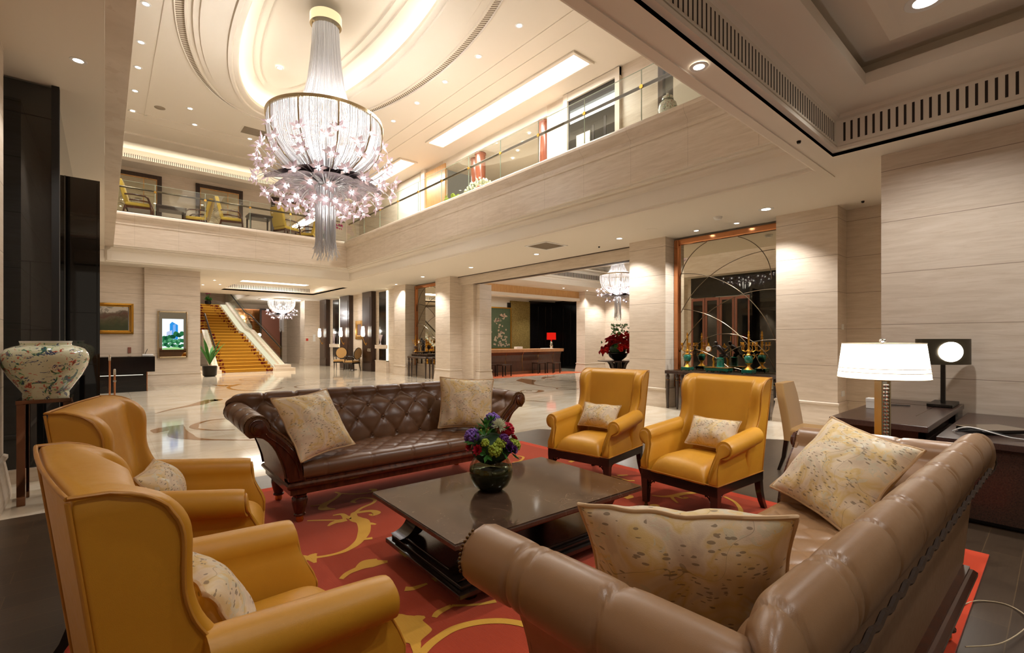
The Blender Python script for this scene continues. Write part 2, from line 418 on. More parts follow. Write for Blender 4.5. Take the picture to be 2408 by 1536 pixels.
INL = [([(0.751,11.615),(1.075,12.124),(1.369,12.447),(1.595,12.683),(1.794,13.081),(1.992,13.313),(2.033,13.069)],[0.03,0.1,0.18,0.3,0.3,0.4,0.1]),([(1.684,10.023),(1.435,10.007),(1.214,9.753),(1.132,9.459),(1.142,9.177),(1.328,8.879),(1.588,8.699)],[0.05,0.06,0.1,0.14,0.08,0.05,0.05]),([(1.012,9.797),(0.906,9.429),(0.875,8.729),(1.026,8.247),(1.292,7.941),(1.653,7.609)],[0.02,0.2,0.3,0.12,0.07,0.05]),([(0.594,9.186),(0.725,9.487),(0.88,9.65),(1.023,9.787)],[0.05,0.35,0.25,0.02]),([(3.383,17.608),(3.103,17.125),(2.846,16.518),(2.863,15.681),(3.174,15.111),(3.687,14.975),(4.156,15.479)],[0.1,0.15,0.1,0.1,0.1,0.1,0.05]),([(2.637,17.861),(2.88,17.188),(3.075,17.297)],[0.05,0.3,0.05]),([(11.786,13.199),(11.359,12.472),(10.777,11.664),(10.485,11.126),(10.36,10.327),(10.388,9.731),(10.457,9.305)],[0.03,0.7,0.3,0.1,0.06,0.06,0.06]),([(11.528,12.212),(11.485,12.364),(11.738,12.864)],[0.02,0.4,0.1]),([(13.535,13.045),(13.055,13.037),(12.524,12.823),(12.353,12.336),(12.361,11.497),(12.382,10.921),(12.234,10.415)],[0.05,0.3,0.12,0.07,0.06,0.06,0.05]),([(7.601,8.353),(7.737,8.123),(7.815,7.805)],[0.06,0.08,0.02]),([(8.918,10.005),(9.223,10.163),(9.395,10.077),(9.45,9.816),(9.331,9.622),(9.016,9.465),(8.751,9.488),(8.767,9.819),(8.918,10.005)],[0.05,0.04,0.04,0.1,0.2,0.1,0.04,0.04,0.05]),([(9.05,9.936),(9.178,9.827)],[0.12,0.12]),([(9.442,8.181),(9.808,8.379),(9.956,8.386)],[0.04,0.06,0.04]),([(6.841,14.253),(7.307,14.439),(7.628,14.164),(7.745,13.669)],[0.03,0.06,0.06,0.03]),([(5.934,13.953),(6.299,14.164),(6.562,14.12)],[0.03,0.08,0.03])]
for i, (pts, ws) in enumerate(INL): ribbon(fl, pts, ws, .0012+.00004*i)
for c_, rx, ry in [((10.4,9.6),.34,.30),((5.2,15.2),.8,.7),((4.6,19.3),.9,.8),((8.0,13.2),.6,.5)]:
    ring(fl, c_, rx, ry, .05, .0024+.0001*rx, 20, 350)
struct(fl.build('floor', [M['floor'], M['inlay']]))
wf = MB().prism([(-4,5.55),(5.33,5.55),(7.45,2.65),(8.3,1.5),(8.3,-5),(-4,-5)][::-1], 'z', .0005, .004)
struct(wf.build('floor_wood', M['woodfloor']))

# ------------------------------------------------------------------ ground-floor walls and pillars
def pillar(name, x0, x1, y0, y1, z1=ZC, mat='stone', base=True, e=.05):
    mb = MB().box((x0,y0,0), (x1,y1,z1))
    o = struct(mb.build(name, M[mat]))
    if base:
        b = MB(); prof = [(e,0),(e,.06),(e*.75,.16),(e*.45,.27),(.012,.34),(.012,.36),(.028,.365),(.028,.395),(.006,.41)]
        rings = [[(x0-t,y0-t,z),(x1+t,y0-t,z),(x1+t,y1+t,z),(x0-t,y1+t,z)] for t, z in prof]
        b.loft(rings); q = struct(b.build('baseboard_'+name.split('_')[-1], M['stone_p']))
    return o
pillar('wall_right', 7.08, 9.9, -5, 1.44)
sbox('wall_recess', (9.61,1.44,0), (9.9,2.43,ZC), M['stone'])
pillar('pillar_south', 9.12, 9.9, 2.43, 3.37); pillar('pillar_east', 9.12, 9.9, 5.58, 6.5)
pillar('pillar_middle', 9.12, 9.62, 13.95, 14.9); pillar('pillar_north', 9.12, 9.6, 17.18, 18.13)
pillar('pillar_portal', 9.74, 10.25, 13.05, 14.0, 3.36)
sbox('wall_jamb', (9.62,13.25,0), (9.74,14.9,ZC), M['stone_p'])
sbox('wall_jamb_south', (9.62,6.42,0), (9.9,6.5,ZC), M['stone_p'])
sbox('wall_lintel', (9.5,6.5,3.37), (9.95,13.95,ZC), M['stone_p'])
sbox('trim_1', (9.62,6.5,3.36), (9.8,13.3,3.38), M['seam'])
sbox('trim_2', (9.46,6.5,3.645), (9.5,13.95,3.665), M['seam'])
for nm, y0, y1, x in (('bay', 3.37, 5.58, 9.5), ('bay_far', 14.9, 17.18, 9.58)):
    sbox('wall_'+nm, (x+.04,y0,0), (x+.4,y1,ZC), M['stone'])
    t = empty('mirror', (x,0,0), 0, 'tall copper-framed wall mirror with thin arched lines behind the console table '+('between the near pillars' if x < 9.55 else 'deep in the lobby'), 'mirror')
    MB().box((.0,y0+.1,.5), (.03,y1-.02,3.5)).build('glass', M['mirror'], t)
    f = MB()
    f.box((-.06,y1-.12,.42), (.03,y1-.005,3.62)); f.box((-.06,y0+.005,.42), (.03,y0+.1,3.62)); f.box((-.06,y0+.1,3.5), (.03,y1-.12,3.62))
    f.build('frame', M['copper'], t, bev=.02)
    W_ = y1-y0-.2; a = MB()
    def arc(cy, cz, r, y0=y0+.1, y1=y1-.12, n=90):
        run = []
        for i in range(n+1):
            an = PI*i/n; y, z = cy+r*cos(an), cz+r*sin(an)
            if y0 <= y <= y1 and .82 <= z <= 3.49: run.append((-.006, y, z))
            else:
                if len(run) > 2: a.tube(run, .006, 4)
                run = []
        if len(run) > 2: a.tube(run, .006, 4)
    o_ = (y0+y1)/2-4.475
    for cy_, cz_, r_ in ((4.53,2.6,.94),(4.45,.62,.95),(4.45,-.3,1.2),(3.6,1.06,2.08),(3.65,.45,1.95),(3.55,-.1,1.55),(5.5,.8,2.08),(5.6,.12,2.0),(5.5,-.4,1.7)): arc(cy_+o_, cz_, r_)
    a.build('tracery', M['bronze'], t)

# TV wall
sbox('wall_north', (-2.5,18.45,0), (.92,18.9,ZC), M['stone']); pillar('wall_pilaster', .92, 2.36, 18.3, 19.4, ZC, 'stone', True, .04)
sbox('baseboard_north', (-2.5,18.42,0), (.92,18.47,.38), M['stone_p'])
# left wall, entrance glass
pillar('wall_left', -1.2, -.70, -5, 6.3, ZL)
def glasswall(name, a, b, mull, axis, mat='nightglass'):
    o = struct(MB().box(a, b).build(name, M[mat])); return o
sbox('window_1', (-1.2,6.9,.14), (-.40,6.96,ZL-.02), M['nightglass']); sbox('trim_3', (-1.2,6.86,.0), (-.40,7.0,.14), M['stone_p'])
g = MB()
for z in (1.55,2.25,3.75): g.box((-1.2,6.895,z), (-.40,6.9,z+.006))
g.box((-.58,6.895,.2), (-.575,6.9,2.25)); struct(g.build('trim_4', M['paint_d']))
sbox('trim_5', (-.42,6.87,0), (-.36,6.97,ZL), M['blackmatte'])
sbox('window_2', (-.42,6.97,.02), (-.39,8.1,ZL), M['nightglass']); sbox('window_3', (-.42,8.1,3.25), (-.39,10.62,ZL), M['nightglass'])
for k in range(4):
    y = 8.1 + k*.63
    d = empty('door_%d' % (k+1), (-.40, y, 0)); d['kind'] = 'structure'
    f = MB(); f.box((-.03,.01,.02), (.03,.10,3.22)); f.box((-.03,.52,.02), (.03,.61,3.22)); f.box((-.03,.10,3.1), (.03,.52,3.22)); f.box((-.03,.10,.02), (.03,.52,.14))
    struct(f.build('door_frame', M['rose'], d, bev=.004)); struct(MB().box((-.006,.1,.14), (.006,.52,3.1)).build('door_pane', M['nightglass'], d))
    struct(MB().tube([(.05,.14 if k % 2 else .48,.8),(.05,.14 if k % 2 else .48,1.6)], .014, 8).build('door_handle', M['brass'], d))
sbox('wall_dark', (-.40,7.9,0), (-.045,8.0,3.44), M['blackglass']); g = MB()
for z in (.55,1.14,1.78,2.7): g.box((-.33,7.893,z), (-.075,7.9,z+.008))
g.box((-.078,7.89,0), (-.066,7.9,3.40)); g.box((-.345,7.885,0), (-.325,7.9,3.43)); struct(g.build('trim_6', M['black']))
sbox('trim_7', (-.372,7.885,0), (-.358,7.9,3.44), M['chrome'])
sbox('wall_west', (-2.5,10.65,0), (-.62,10.9,ZL), M['stone']); sbox('wall_west_far', (-2.6,10.6,0), (-2.5,18.45,ZL), M['stone'])

# ------------------------------------------------------------------ balcony fascia swept round the atrium
PROF = [(0,3.66),(.025,3.672),(.025,3.70),(.05,3.715),(.05,3.97),(.07,4.0),(.11,4.02),(.13,4.045),(.13,4.075),(.20,4.085),(.20,4.12),(.235,4.13),(.235,4.73),(.255,4.74),(.255,4.785),(.235,4.80),(.24,4.86),(.29,4.90),(.345,4.95),(.37,5.0),(.36,5.05),(.33,5.085),(.27,5.1),(.002,5.1),(.002,3.661)]
X0, X1, Y0, Y1 = 0.0, 7.08, 2.13, 17.7
def fascia(name, side, prof, mat):
    A, B = [], []
    for t, z in prof:
        if side == 'E': A.append((X1-t, Y0+t, z)); B.append((X1-t, Y1-t, z))
        if side == 'N': A.append((X0+min(t,.19) if t > .19 else X0+t, Y1-t, z)); B.append((X1-t, Y1-t, z))
        if side == 'W': A.append((X0+t, Y0, z)); B.append((X0+t, Y1, z))
        if side == 'S': A.append((X0-3, Y0+t, z)); B.append((X1-t, Y0+t, z))
    n = int((Vector(A[0])-Vector(B[0])).length/2)+1
    return struct(MB().loft([[tuple(lerp(a, b, i/n) for a, b in zip(p, q)) for p, q in zip(A, B)] for i in range(n+1)]).build(name, mat, smooth=28))
fascia('trim_8', 'E', PROF[11:-1]+[(.002,4.13)], M['stone_f']); fascia('trim_9', 'E', PROF[:12]+[(.002,4.13),(.002,3.66)], M['paint'])
fascia('trim_10', 'N', PROF[11:-1]+[(.002,4.13)], M['stone_fx']); fascia('trim_11', 'N', PROF[:12]+[(.002,4.13),(.002,3.66)], M['paint'])
fascia('trim_12', 'S', PROF, M['paint'])
fascia('trim_13', 'W', [(.002,4.1),(.19,4.1),(.19,4.95),(.23,5.0),(.26,5.05),(.22,5.1),(.002,5.1)], M['stone_p'])
# north band carries on west of the atrium
sbox('trim_14', (-2.5,17.72,3.72), (.0,17.9,ZL), M['paint']); sbox('trim_15', (-2.5,17.65,3.99), (.0,17.75,4.1), M['paint'])
# ------------------------------------------------------------------ ceilings at 3.66
sbox('ceiling_east', (X1,2.13,ZC), (9.9,17.7,ZC+.12), M['paint'])
sbox('ceiling_west', (-2.6,-5,ZL), (0.0,17.75,ZL+.12), M['paint'])
sbox('ceiling_south', (-.1,2.03,ZC-.012), (7.5,2.05,ZC), M['paint'])
# seating coffer: opening X -2..6.68, Y -1.5..1.83
cx0, cx1, cy0, cy1 = -3.0, 6.68, -3.2, 1.83
m = MB().box((-3,cy1,ZC), (9.9,Y0,ZC+.1)); m.box((cx1,-5,ZC), (9.9,cy1,ZC+.1)); m.box((-3,-5,ZC), (cx1,cy0,ZC+.1)); struct(m.build('ceiling', M['paint']))
def rect_ring(mb, o, prof):
    """prof of (inset, z) swept round a rectangle o=(x0,x1,y0,y1)"""
    mb.loft([[(o[0]+t,o[2]+t,z),(o[1]-t,o[2]+t,z),(o[1]-t,o[3]-t,z),(o[0]+t,o[3]-t,z)] for t, z in prof], True, False, False)
m = MB(); rect_ring(m, (cx0,cx1,cy0,cy1), [(0,ZC),(.0,3.70),(.05,3.71),(.06,3.74),(.045,3.76),(.045,4.06),(.09,4.07),(.10,4.11),(.28,4.13),(.40,4.20),(.42,4.22),(.42,4.34),(.2,4.34),(.2,4.52),(.66,4.52),(.68,4.46),(.80,4.44)])
m.box((cx0+.4,cy0+.4,4.44), (cx1-.8,cy1-.8,4.5)); struct(m.build('ceiling_coffer', M['paint'], smooth=25))
g = MB()
for i in range(150):
    x = cx1-.14-i*.068
    g.box((x,cy1-.047,3.80), (x+.018,cy1-.04,4.02))
for i in range(60):
    y = cy1-.12-i*.07
    g.box((cx1-.047,y-.022,3.80), (cx1-.04,y,4.02))
struct(g.build('trim_16', M['paint_d']))
g = MB()
for z in (4.075,3.765): g.box((cx0,cy1-.06,z), (cx1,cy1-.04,z+.012))
struct(g.build('trim_17', M['paint']))
# stair-hall ceiling with a light slot
m = MB().box((-2.5,17.7,ZC), (12,19.9,ZC+.1)); m.box((-2.5,19.9,ZC), (3.9,26.5,ZC+.1)); m.box((-2.5,26.5,5.4), (5.6,40,5.5)); m.box((5.5,26.5,ZC), (5.6,40,5.4)); m.box((7.85,19.9,ZC), (12,40,ZC+.1)); m.box((3.9,24.3,ZC), (7.85,26.5,ZC+.1)); m.box((5.6,26.5,ZC), (7.85,40,ZC+.1)); m.box((-2.5,26.4,ZC), (5.6,26.5,5.5))
struct(m.build('ceiling_hall', M['paint']))
m = MB(); rect_ring(m, (3.9,7.85,19.9,24.3), [(0,ZC),(0,3.72),(.08,3.74),(.08,3.95),(.25,4.0),(.5,4.05)]); m.box((4.3,20.3,4.05), (7.4,23.9,4.1)); struct(m.build('ceiling_slot', M['paint']))
g = MB()
for i in range(52): g.box((4.05+i*.07,24.2,3.77), (4.07+i*.07,24.215,3.93))
struct(g.build('trim_18', M['paint_d']))

# ------------------------------------------------------------------ upper floor
sbox('floor_upper', (7.03,2.13,4.95), (9.6,17.7,ZU), M['stone_p']); sbox('floor_lounge', (-3,17.7,4.95), (9.6,22.4,ZU), M['stone_p'])
sbox('wall_upper_east', (9.25,2.13,ZU), (9.45,9.3,ZT), M['stone_p']); sbox('wall_upper_far', (9.25,14.6,ZU), (9.45,22.4,ZT), M['stone_p'])
sbox('wall_upper_back', (11.6,9,ZU), (11.7,15,ZT), M['paint']); sbox('floor_niche', (9.25,9.3,4.95), (11.7,14.6,ZU), M['stone_p'])
sbox('wall_lounge', (-3,22,ZU), (9.25,22.2,ZT+.3), M['stone_p']); sbox('wall_upper_west', (-3.1,2,ZU), (-3,22,ZT), M['stone_p'])
sbox('wall_upper_south', (-3,1.9,ZC+.1), (9.5,2.13,ZT), M['stone_p'])
# main ceiling with elliptical stepped dome
EC = (3.55, 9.92)
def ell(a, b, z, n=96): return [(EC[0]+a*cos(2*PI*i/n), EC[1]+b*sin(2*PI*i/n), z) for i in range(n)]
def rectpts(x0, x1, y0, y1, z, n=96):
    out = []
    for i in range(n):
        c_, s_ = cos(2*PI*i/n), sin(2*PI*i/n)
        k = min(((x1-EC[0]) if c_ > 0 else (EC[0]-x0))/max(abs(c_),1e-6), ((y1-EC[1]) if s_ > 0 else (EC[1]-y0))/max(abs(s_),1e-6))
        out.append((EC[0]+k*c_, EC[1]+k*s_, z))
    return out
m = MB()
m.loft([rectpts(-3,9.6,2.0,18.9,ZT), ell(2.63,5.43,ZT), ell(2.61,5.41,ZT-.03), ell(2.59,5.405,ZT)], True, False, False)
m.loft([ell(2.45,5.4,ZT+.05), ell(2.44,5.39,ZT-.02), ell(2.40,5.36,ZT-.02), ell(2.39,5.35,ZT+.01), ell(2.32,5.3,ZT+.01), ell(2.30,5.28,ZT-.03), ell(2.2,5.2,ZT-.03), ell(2.18,5.18,ZT-.06), ell(1.66,5.0,ZT-.06), ell(1.64,4.98,ZT-.10), ell(1.56,4.90,ZT-.10), ell(1.54,4.88,ZT-.06), ell(1.46,4.72,ZT-.06), ell(1.42,4.66,ZT-.03), ell(1.42,4.66,ZT+.05), ell(1.9,5.1,ZT+.05), ell(1.9,5.1,ZT+.16), ell(1.7,4.9,ZT+.26), ell(1.3,4.5,ZT+.33), ell(1.12,4.34,ZT+.36), ell(1.10,4.3,ZT+.39), ell(.95,4.15,ZT+.40), ell(.93,4.1,ZT+.43)], True, False, True)
struct(m.build('ceiling_atrium', M['paint'], smooth=40))
sl = MB(); sl.loft([ell(2.60,5.41,ZT+.02,400), ell(2.44,5.40,ZT+.03,400)], True, False, False)
tn = NT('slot_grille'); pp = tn.sep(tn.pos()); ang = tn.math('ARCTAN2', tn.math('DIVIDE', tn.math('SUBTRACT', pp[1], EC[1]), 5.4), tn.math('DIVIDE', tn.math('SUBTRACT', pp[0], EC[0]), 2.5))
st = tn.math('GREATER_THAN', tn.math('FRACT', tn.math('MULTIPLY', ang, 72.0)), .45)
tn.bsdf(Base_Color=tn.mix(st, lin(226,216,196), lin(130,112,92)), Roughness=.7); M['slot'] = tn.mat
struct(sl.build('trim_19', M['slot']))
cv = MB(); cv.loft([ell(1.86,5.06,ZT+.065), ell(1.55,4.78,ZT+.065)], True, False, False); struct(cv.build('trim_20', M['cove']))
# flat mouldings on the main ceiling
g = MB()
for x in (.86,6.95,7.42): g.box((x,4.5,ZT-.015), (x+.05,17.3,ZT+.01))
for y in (17.15,17.75): g.box((.5,y,ZT-.015), (7.4,y+.05,ZT+.01))
struct(g.build('trim_21', M['paint']))
# lounge ceiling: bulkhead, cove, cornice
m = MB().box((-3,18.9,ZT-.06), (9.6,19.7,ZT+.3)); m.box((-3,19.7,ZT+.28), (9.6,22.2,ZT+.34)); m.box((-3,21.25,7.68), (9.6,22.0,7.74)); m.box((-3,21.2,7.68), (9.6,21.25,7.8)); struct(m.build('ceiling_lounge', M['paint']))
sbox('trim_22', (-3,21.28,7.745), (9.2,21.42,7.755), M['cove'])
m = MB().box((-3,21.45,7.74), (9.2,21.5,8.2)); struct(m.build('trim_23', M['paint'])); g = MB()
for i in range(150): g.box((-.2+i*.06,21.44,7.86), (-.185+i*.06,21.45,8.0))
struct(g.build('trim_24', M['paint_d']))
# ceiling light troughs over the right balcony
for y0, y1, lab in ((7.2,13.5,'long bright ceiling light panel above the right balcony'),(15.4,18.6,'short bright ceiling light panel at the far end of the right balcony')):
    t = empty('ceiling_light', (8.28,(y0+y1)/2,ZT), 0, lab, 'ceiling light'); h = (y1-y0)/2
    MB().box((-.27,-h,-.022), (.27,h,-.012)).build('diffuser', M['panel_l'], t)
    f = MB()
    for a_, b_ in (((-.36,-h-.08),(-.27,h+.08)),((.27,-h-.08),(.36,h+.08)),((-.27,-h-.08),(.27,-h)),((-.27,h),(.27,h+.08))): f.box((a_[0],a_[1],-.05), (b_[0],b_[1],0))
    f.build('frame', M['paint'], t, bev=.012)
t = empty('ceiling_light', (5.83,23.2,4.05), 0, 'long ceiling light panel recessed above the staircase foot', 'ceiling light')
MB().box((-1.42,-.5,-.02), (1.42,.4,-.01)).build('diffuser', M['panel_l'], t); f = MB(); f.box((-1.5,-.58,-.05), (1.5,-.5,0)); f.box((-1.5,.4,-.05), (1.5,.48,0)); f.box((-1.5,-.5,-.05), (-1.42,.4,0)); f.box((1.42,-.5,-.05), (1.5,.4,0)); f.build('frame', M['paint'], t)
# upper-wall openings and pilasters behind the right balcony
def upbox(name, y0, y1, z0, z1, mat, d=.05, x=9.25): return sbox(name, (x-d,y0,z0), (x+.01,y1,z1), M[mat])
upbox('trim_25', 6.82, 6.95, ZU, ZT-.02, 'paint', .08); upbox('trim_26', 8.48, 8.62, ZU, ZT-.02, 'paint', .08); upbox('trim_27', 6.82, 8.62, 7.68, ZT-.02, 'paint', .07)
upbox('window_4', 6.95, 8.48, ZU, 7.68, 'nightglass', .02); upbox('trim_28', 7.25, 7.32, ZU, 6.9, 'paint_d', .03); upbox('trim_29', 7.62, 7.68, ZU, 6.8, 'paint_d', .03)
upbox('wall_upper_panel', 7.75, 8.2, ZU, 6.7, 'stone_p', .03)
upbox('window_5', 4.2, 5.78, ZU, 7.5, 'nightglass', .02); upbox('wall_niche_panel', 4.3, 5.45, ZU, 7.4, 'paint', .04); upbox('trim_30', 5.68, 5.8, ZU, 7.55, 'panel', .07)
upbox('wall_honey', 14.4, 15.75, ZU, 7.75, 'honey', .04); upbox('trim_31', 15.75, 16.0, ZU, ZT, 'paint', .1); upbox('window_6', 16.2, 17.9, ZU, 7.85, 'paint', .03)
# ------------------------------------------------------------------ rug
RX0, RX1, RY0, RY1 = -.14, 4.48, .33, 5.02
rg = MB(); rg.box((RX0+.11,RY0+.11,.004), (RX1-.11,RY1-.11,.017)); rg.cur = 1
for a, b in (((RX0,RY0),(RX1,RY0+.11)),((RX0,RY1-.11),(RX1,RY1)),((RX0,RY0+.11),(RX0+.11,RY1-.11)),((RX1-.11,RY0+.11),(RX1,RY1-.11))): rg.box((a[0],a[1],.004), (b[0],b[1],.016))
rg.cur = 2
RUGP = [([(0.976,3.253),(1.051,3.21),(1.154,3.178),(1.251,3.186),(1.365,3.261),(1.472,3.411),(1.541,3.592),(1.525,3.668),(1.51,3.747),(1.472,3.747)],[0.1,0.03,0.03,0.04,0.06,0.09,0.1,0.1,0.08,0.06]),([(1.077,3.266),(1.036,3.234),(1.026,3.135)],[0.02,0.07,0.02]),([(1.518,3.674),(1.555,3.81),(1.615,3.811),(1.692,3.779),(1.708,3.713),(1.669,3.684),(1.644,3.716)],[0.06,0.05,0.05,0.05,0.07,0.05,0.02]),([(1.462,3.723),(1.418,3.729),(1.363,3.729),(1.303,3.688)],[0.06,0.07,0.05,0.02]),([(1.519,3.518),(1.56,3.528),(1.597,3.481)],[0.07,0.05,0.02]),([(1.503,3.753),(1.648,3.89),(1.778,3.948),(1.833,4.02),(1.805,4.106),(1.735,4.146),(1.664,4.105),(1.676,4.055)],[0.03,0.03,0.03,0.03,0.03,0.03,0.04,0.02]),([(1.215,3.903),(1.324,3.825),(1.429,3.735)],[0.02,0.025,0.02]),([(1.472,3.747),(1.477,3.859),(1.41,3.883)],[0.06,0.04,0.02]),([(1.344,4.225),(1.456,4.205),(1.575,4.282),(1.656,4.384),(1.642,4.462)],[0.02,0.02,0.03,0.03,0.02]),([(1.575,4.282),(1.451,4.19),(1.408,4.095),(1.478,4.017)],[0.03,0.06,0.08,0.02]),([(1.646,4.414),(1.754,4.299),(1.875,4.239),(1.954,4.286),(1.919,4.339)],[0.02,0.02,0.02,0.05,0.02]),([(1.073,2.821),(1.132,2.864),(1.205,2.879),(1.292,2.886),(1.385,2.847)],[0.03,0.04,0.05,0.1,0.03]),([(1.205,2.879),(1.27,2.925),(1.348,2.922)],[0.05,0.07,0.02]),([(1.309,2.469),(1.348,2.444),(1.436,2.438)],[0.05,0.04,0.02]),([(1.406,3.277),(1.465,3.253)],[0.03,0.04]),([(1.074,2.329),(1.107,2.288),(1.138,2.22),(1.15,2.157),(1.131,2.062),(1.113,1.996),(1.08,1.926)],[0.02,0.05,0.1,0.16,0.2,0.05,0.03]),([(1.135,2.058),(1.172,2.126),(1.21,2.158),(1.255,2.153)],[0.12,0.11,0.08,0.02]),([(1.093,2.327),(1.093,2.233),(1.131,2.181)],[0.02,0.05,0.06]),([(1.096,1.912),(1.18,1.95),(1.307,1.972),(1.426,1.94),(1.525,1.875),(1.588,1.794),(1.62,1.716),(1.635,1.666)],[0.045,0.045,0.045,0.045,0.045,0.045,0.045,0.045]),([(1.289,2.118),(1.332,2.142),(1.417,2.149)],[0.03,0.04,0.03]),([(1.417,2.149),(1.523,2.072),(1.626,2.029)],[0.02,0.02,0.03]),([(3.819,2.473),(3.863,2.392),(3.95,2.339),(4.083,2.311),(4.213,2.243)],[0.02,0.04,0.06,0.06,0.04]),([(3.948,2.361),(3.878,2.296),(3.812,2.212)],[0.04,0.03,0.02]),([(3.966,2.325),(3.956,2.25),(4.002,2.231),(3.993,2.259)],[0.03,0.03,0.03,0.02]),([(4.289,2.026),(4.228,1.914),(4.119,1.815),(3.988,1.748),(3.842,1.739),(3.722,1.777),(3.617,1.867),(3.533,1.939),(3.425,1.968),(3.307,1.978)],[0.03,0.03,0.035,0.04,0.04,0.04,0.05,0.07,0.04,0.02]),([(3.383,1.973),(3.478,2.018),(3.497,2.102),(3.447,2.178),(3.359,2.186),(3.312,2.145),(3.365,2.115)],[0.03,0.03,0.03,0.03,0.03,0.04,0.05]),([(3.764,1.741),(3.775,1.637),(3.806,1.579)],[0.02,0.03,0.02]),([(4.01,1.628),(4.115,1.588),(4.243,1.547)],[0.02,0.04,0.06]),([(3.341,2.41),(3.418,2.325),(3.505,2.269),(3.591,2.269),(3.614,2.306),(3.575,2.338)],[0.02,0.03,0.03,0.03,0.05,0.03]),([(4.095,3.071),(4.196,3.012)],[0.05,0.03]),([(4.016,3.224),(4.042,3.061),(4.031,2.908),(4.077,2.842)],[0.02,0.03,0.03,0.03]),([(3.565,2.585),(3.624,2.576),(3.673,2.598)],[0.05,0.06,0.03]),([(3.313,2.66),(3.267,2.547)],[0.04,0.02]),([(4.119,3.768),(4.23,3.778),(4.242,3.662)],[0.05,0.06,0.03]),([(3.61,4.192),(3.709,4.183),(3.864,4.289),(3.855,4.38),(3.774,4.366)],[0.03,0.03,0.03,0.03,0.03])]
for i, (pts, ws) in enumerate(RUGP): ribbon(rg, pts, ws, .0182+.00006*i)
tag(rg.build('rug', [M['rug'], M['rug_edge'], M['rug_gold']]), 'large orange-red rug with golden scrolling vines under the seating group', 'rug')

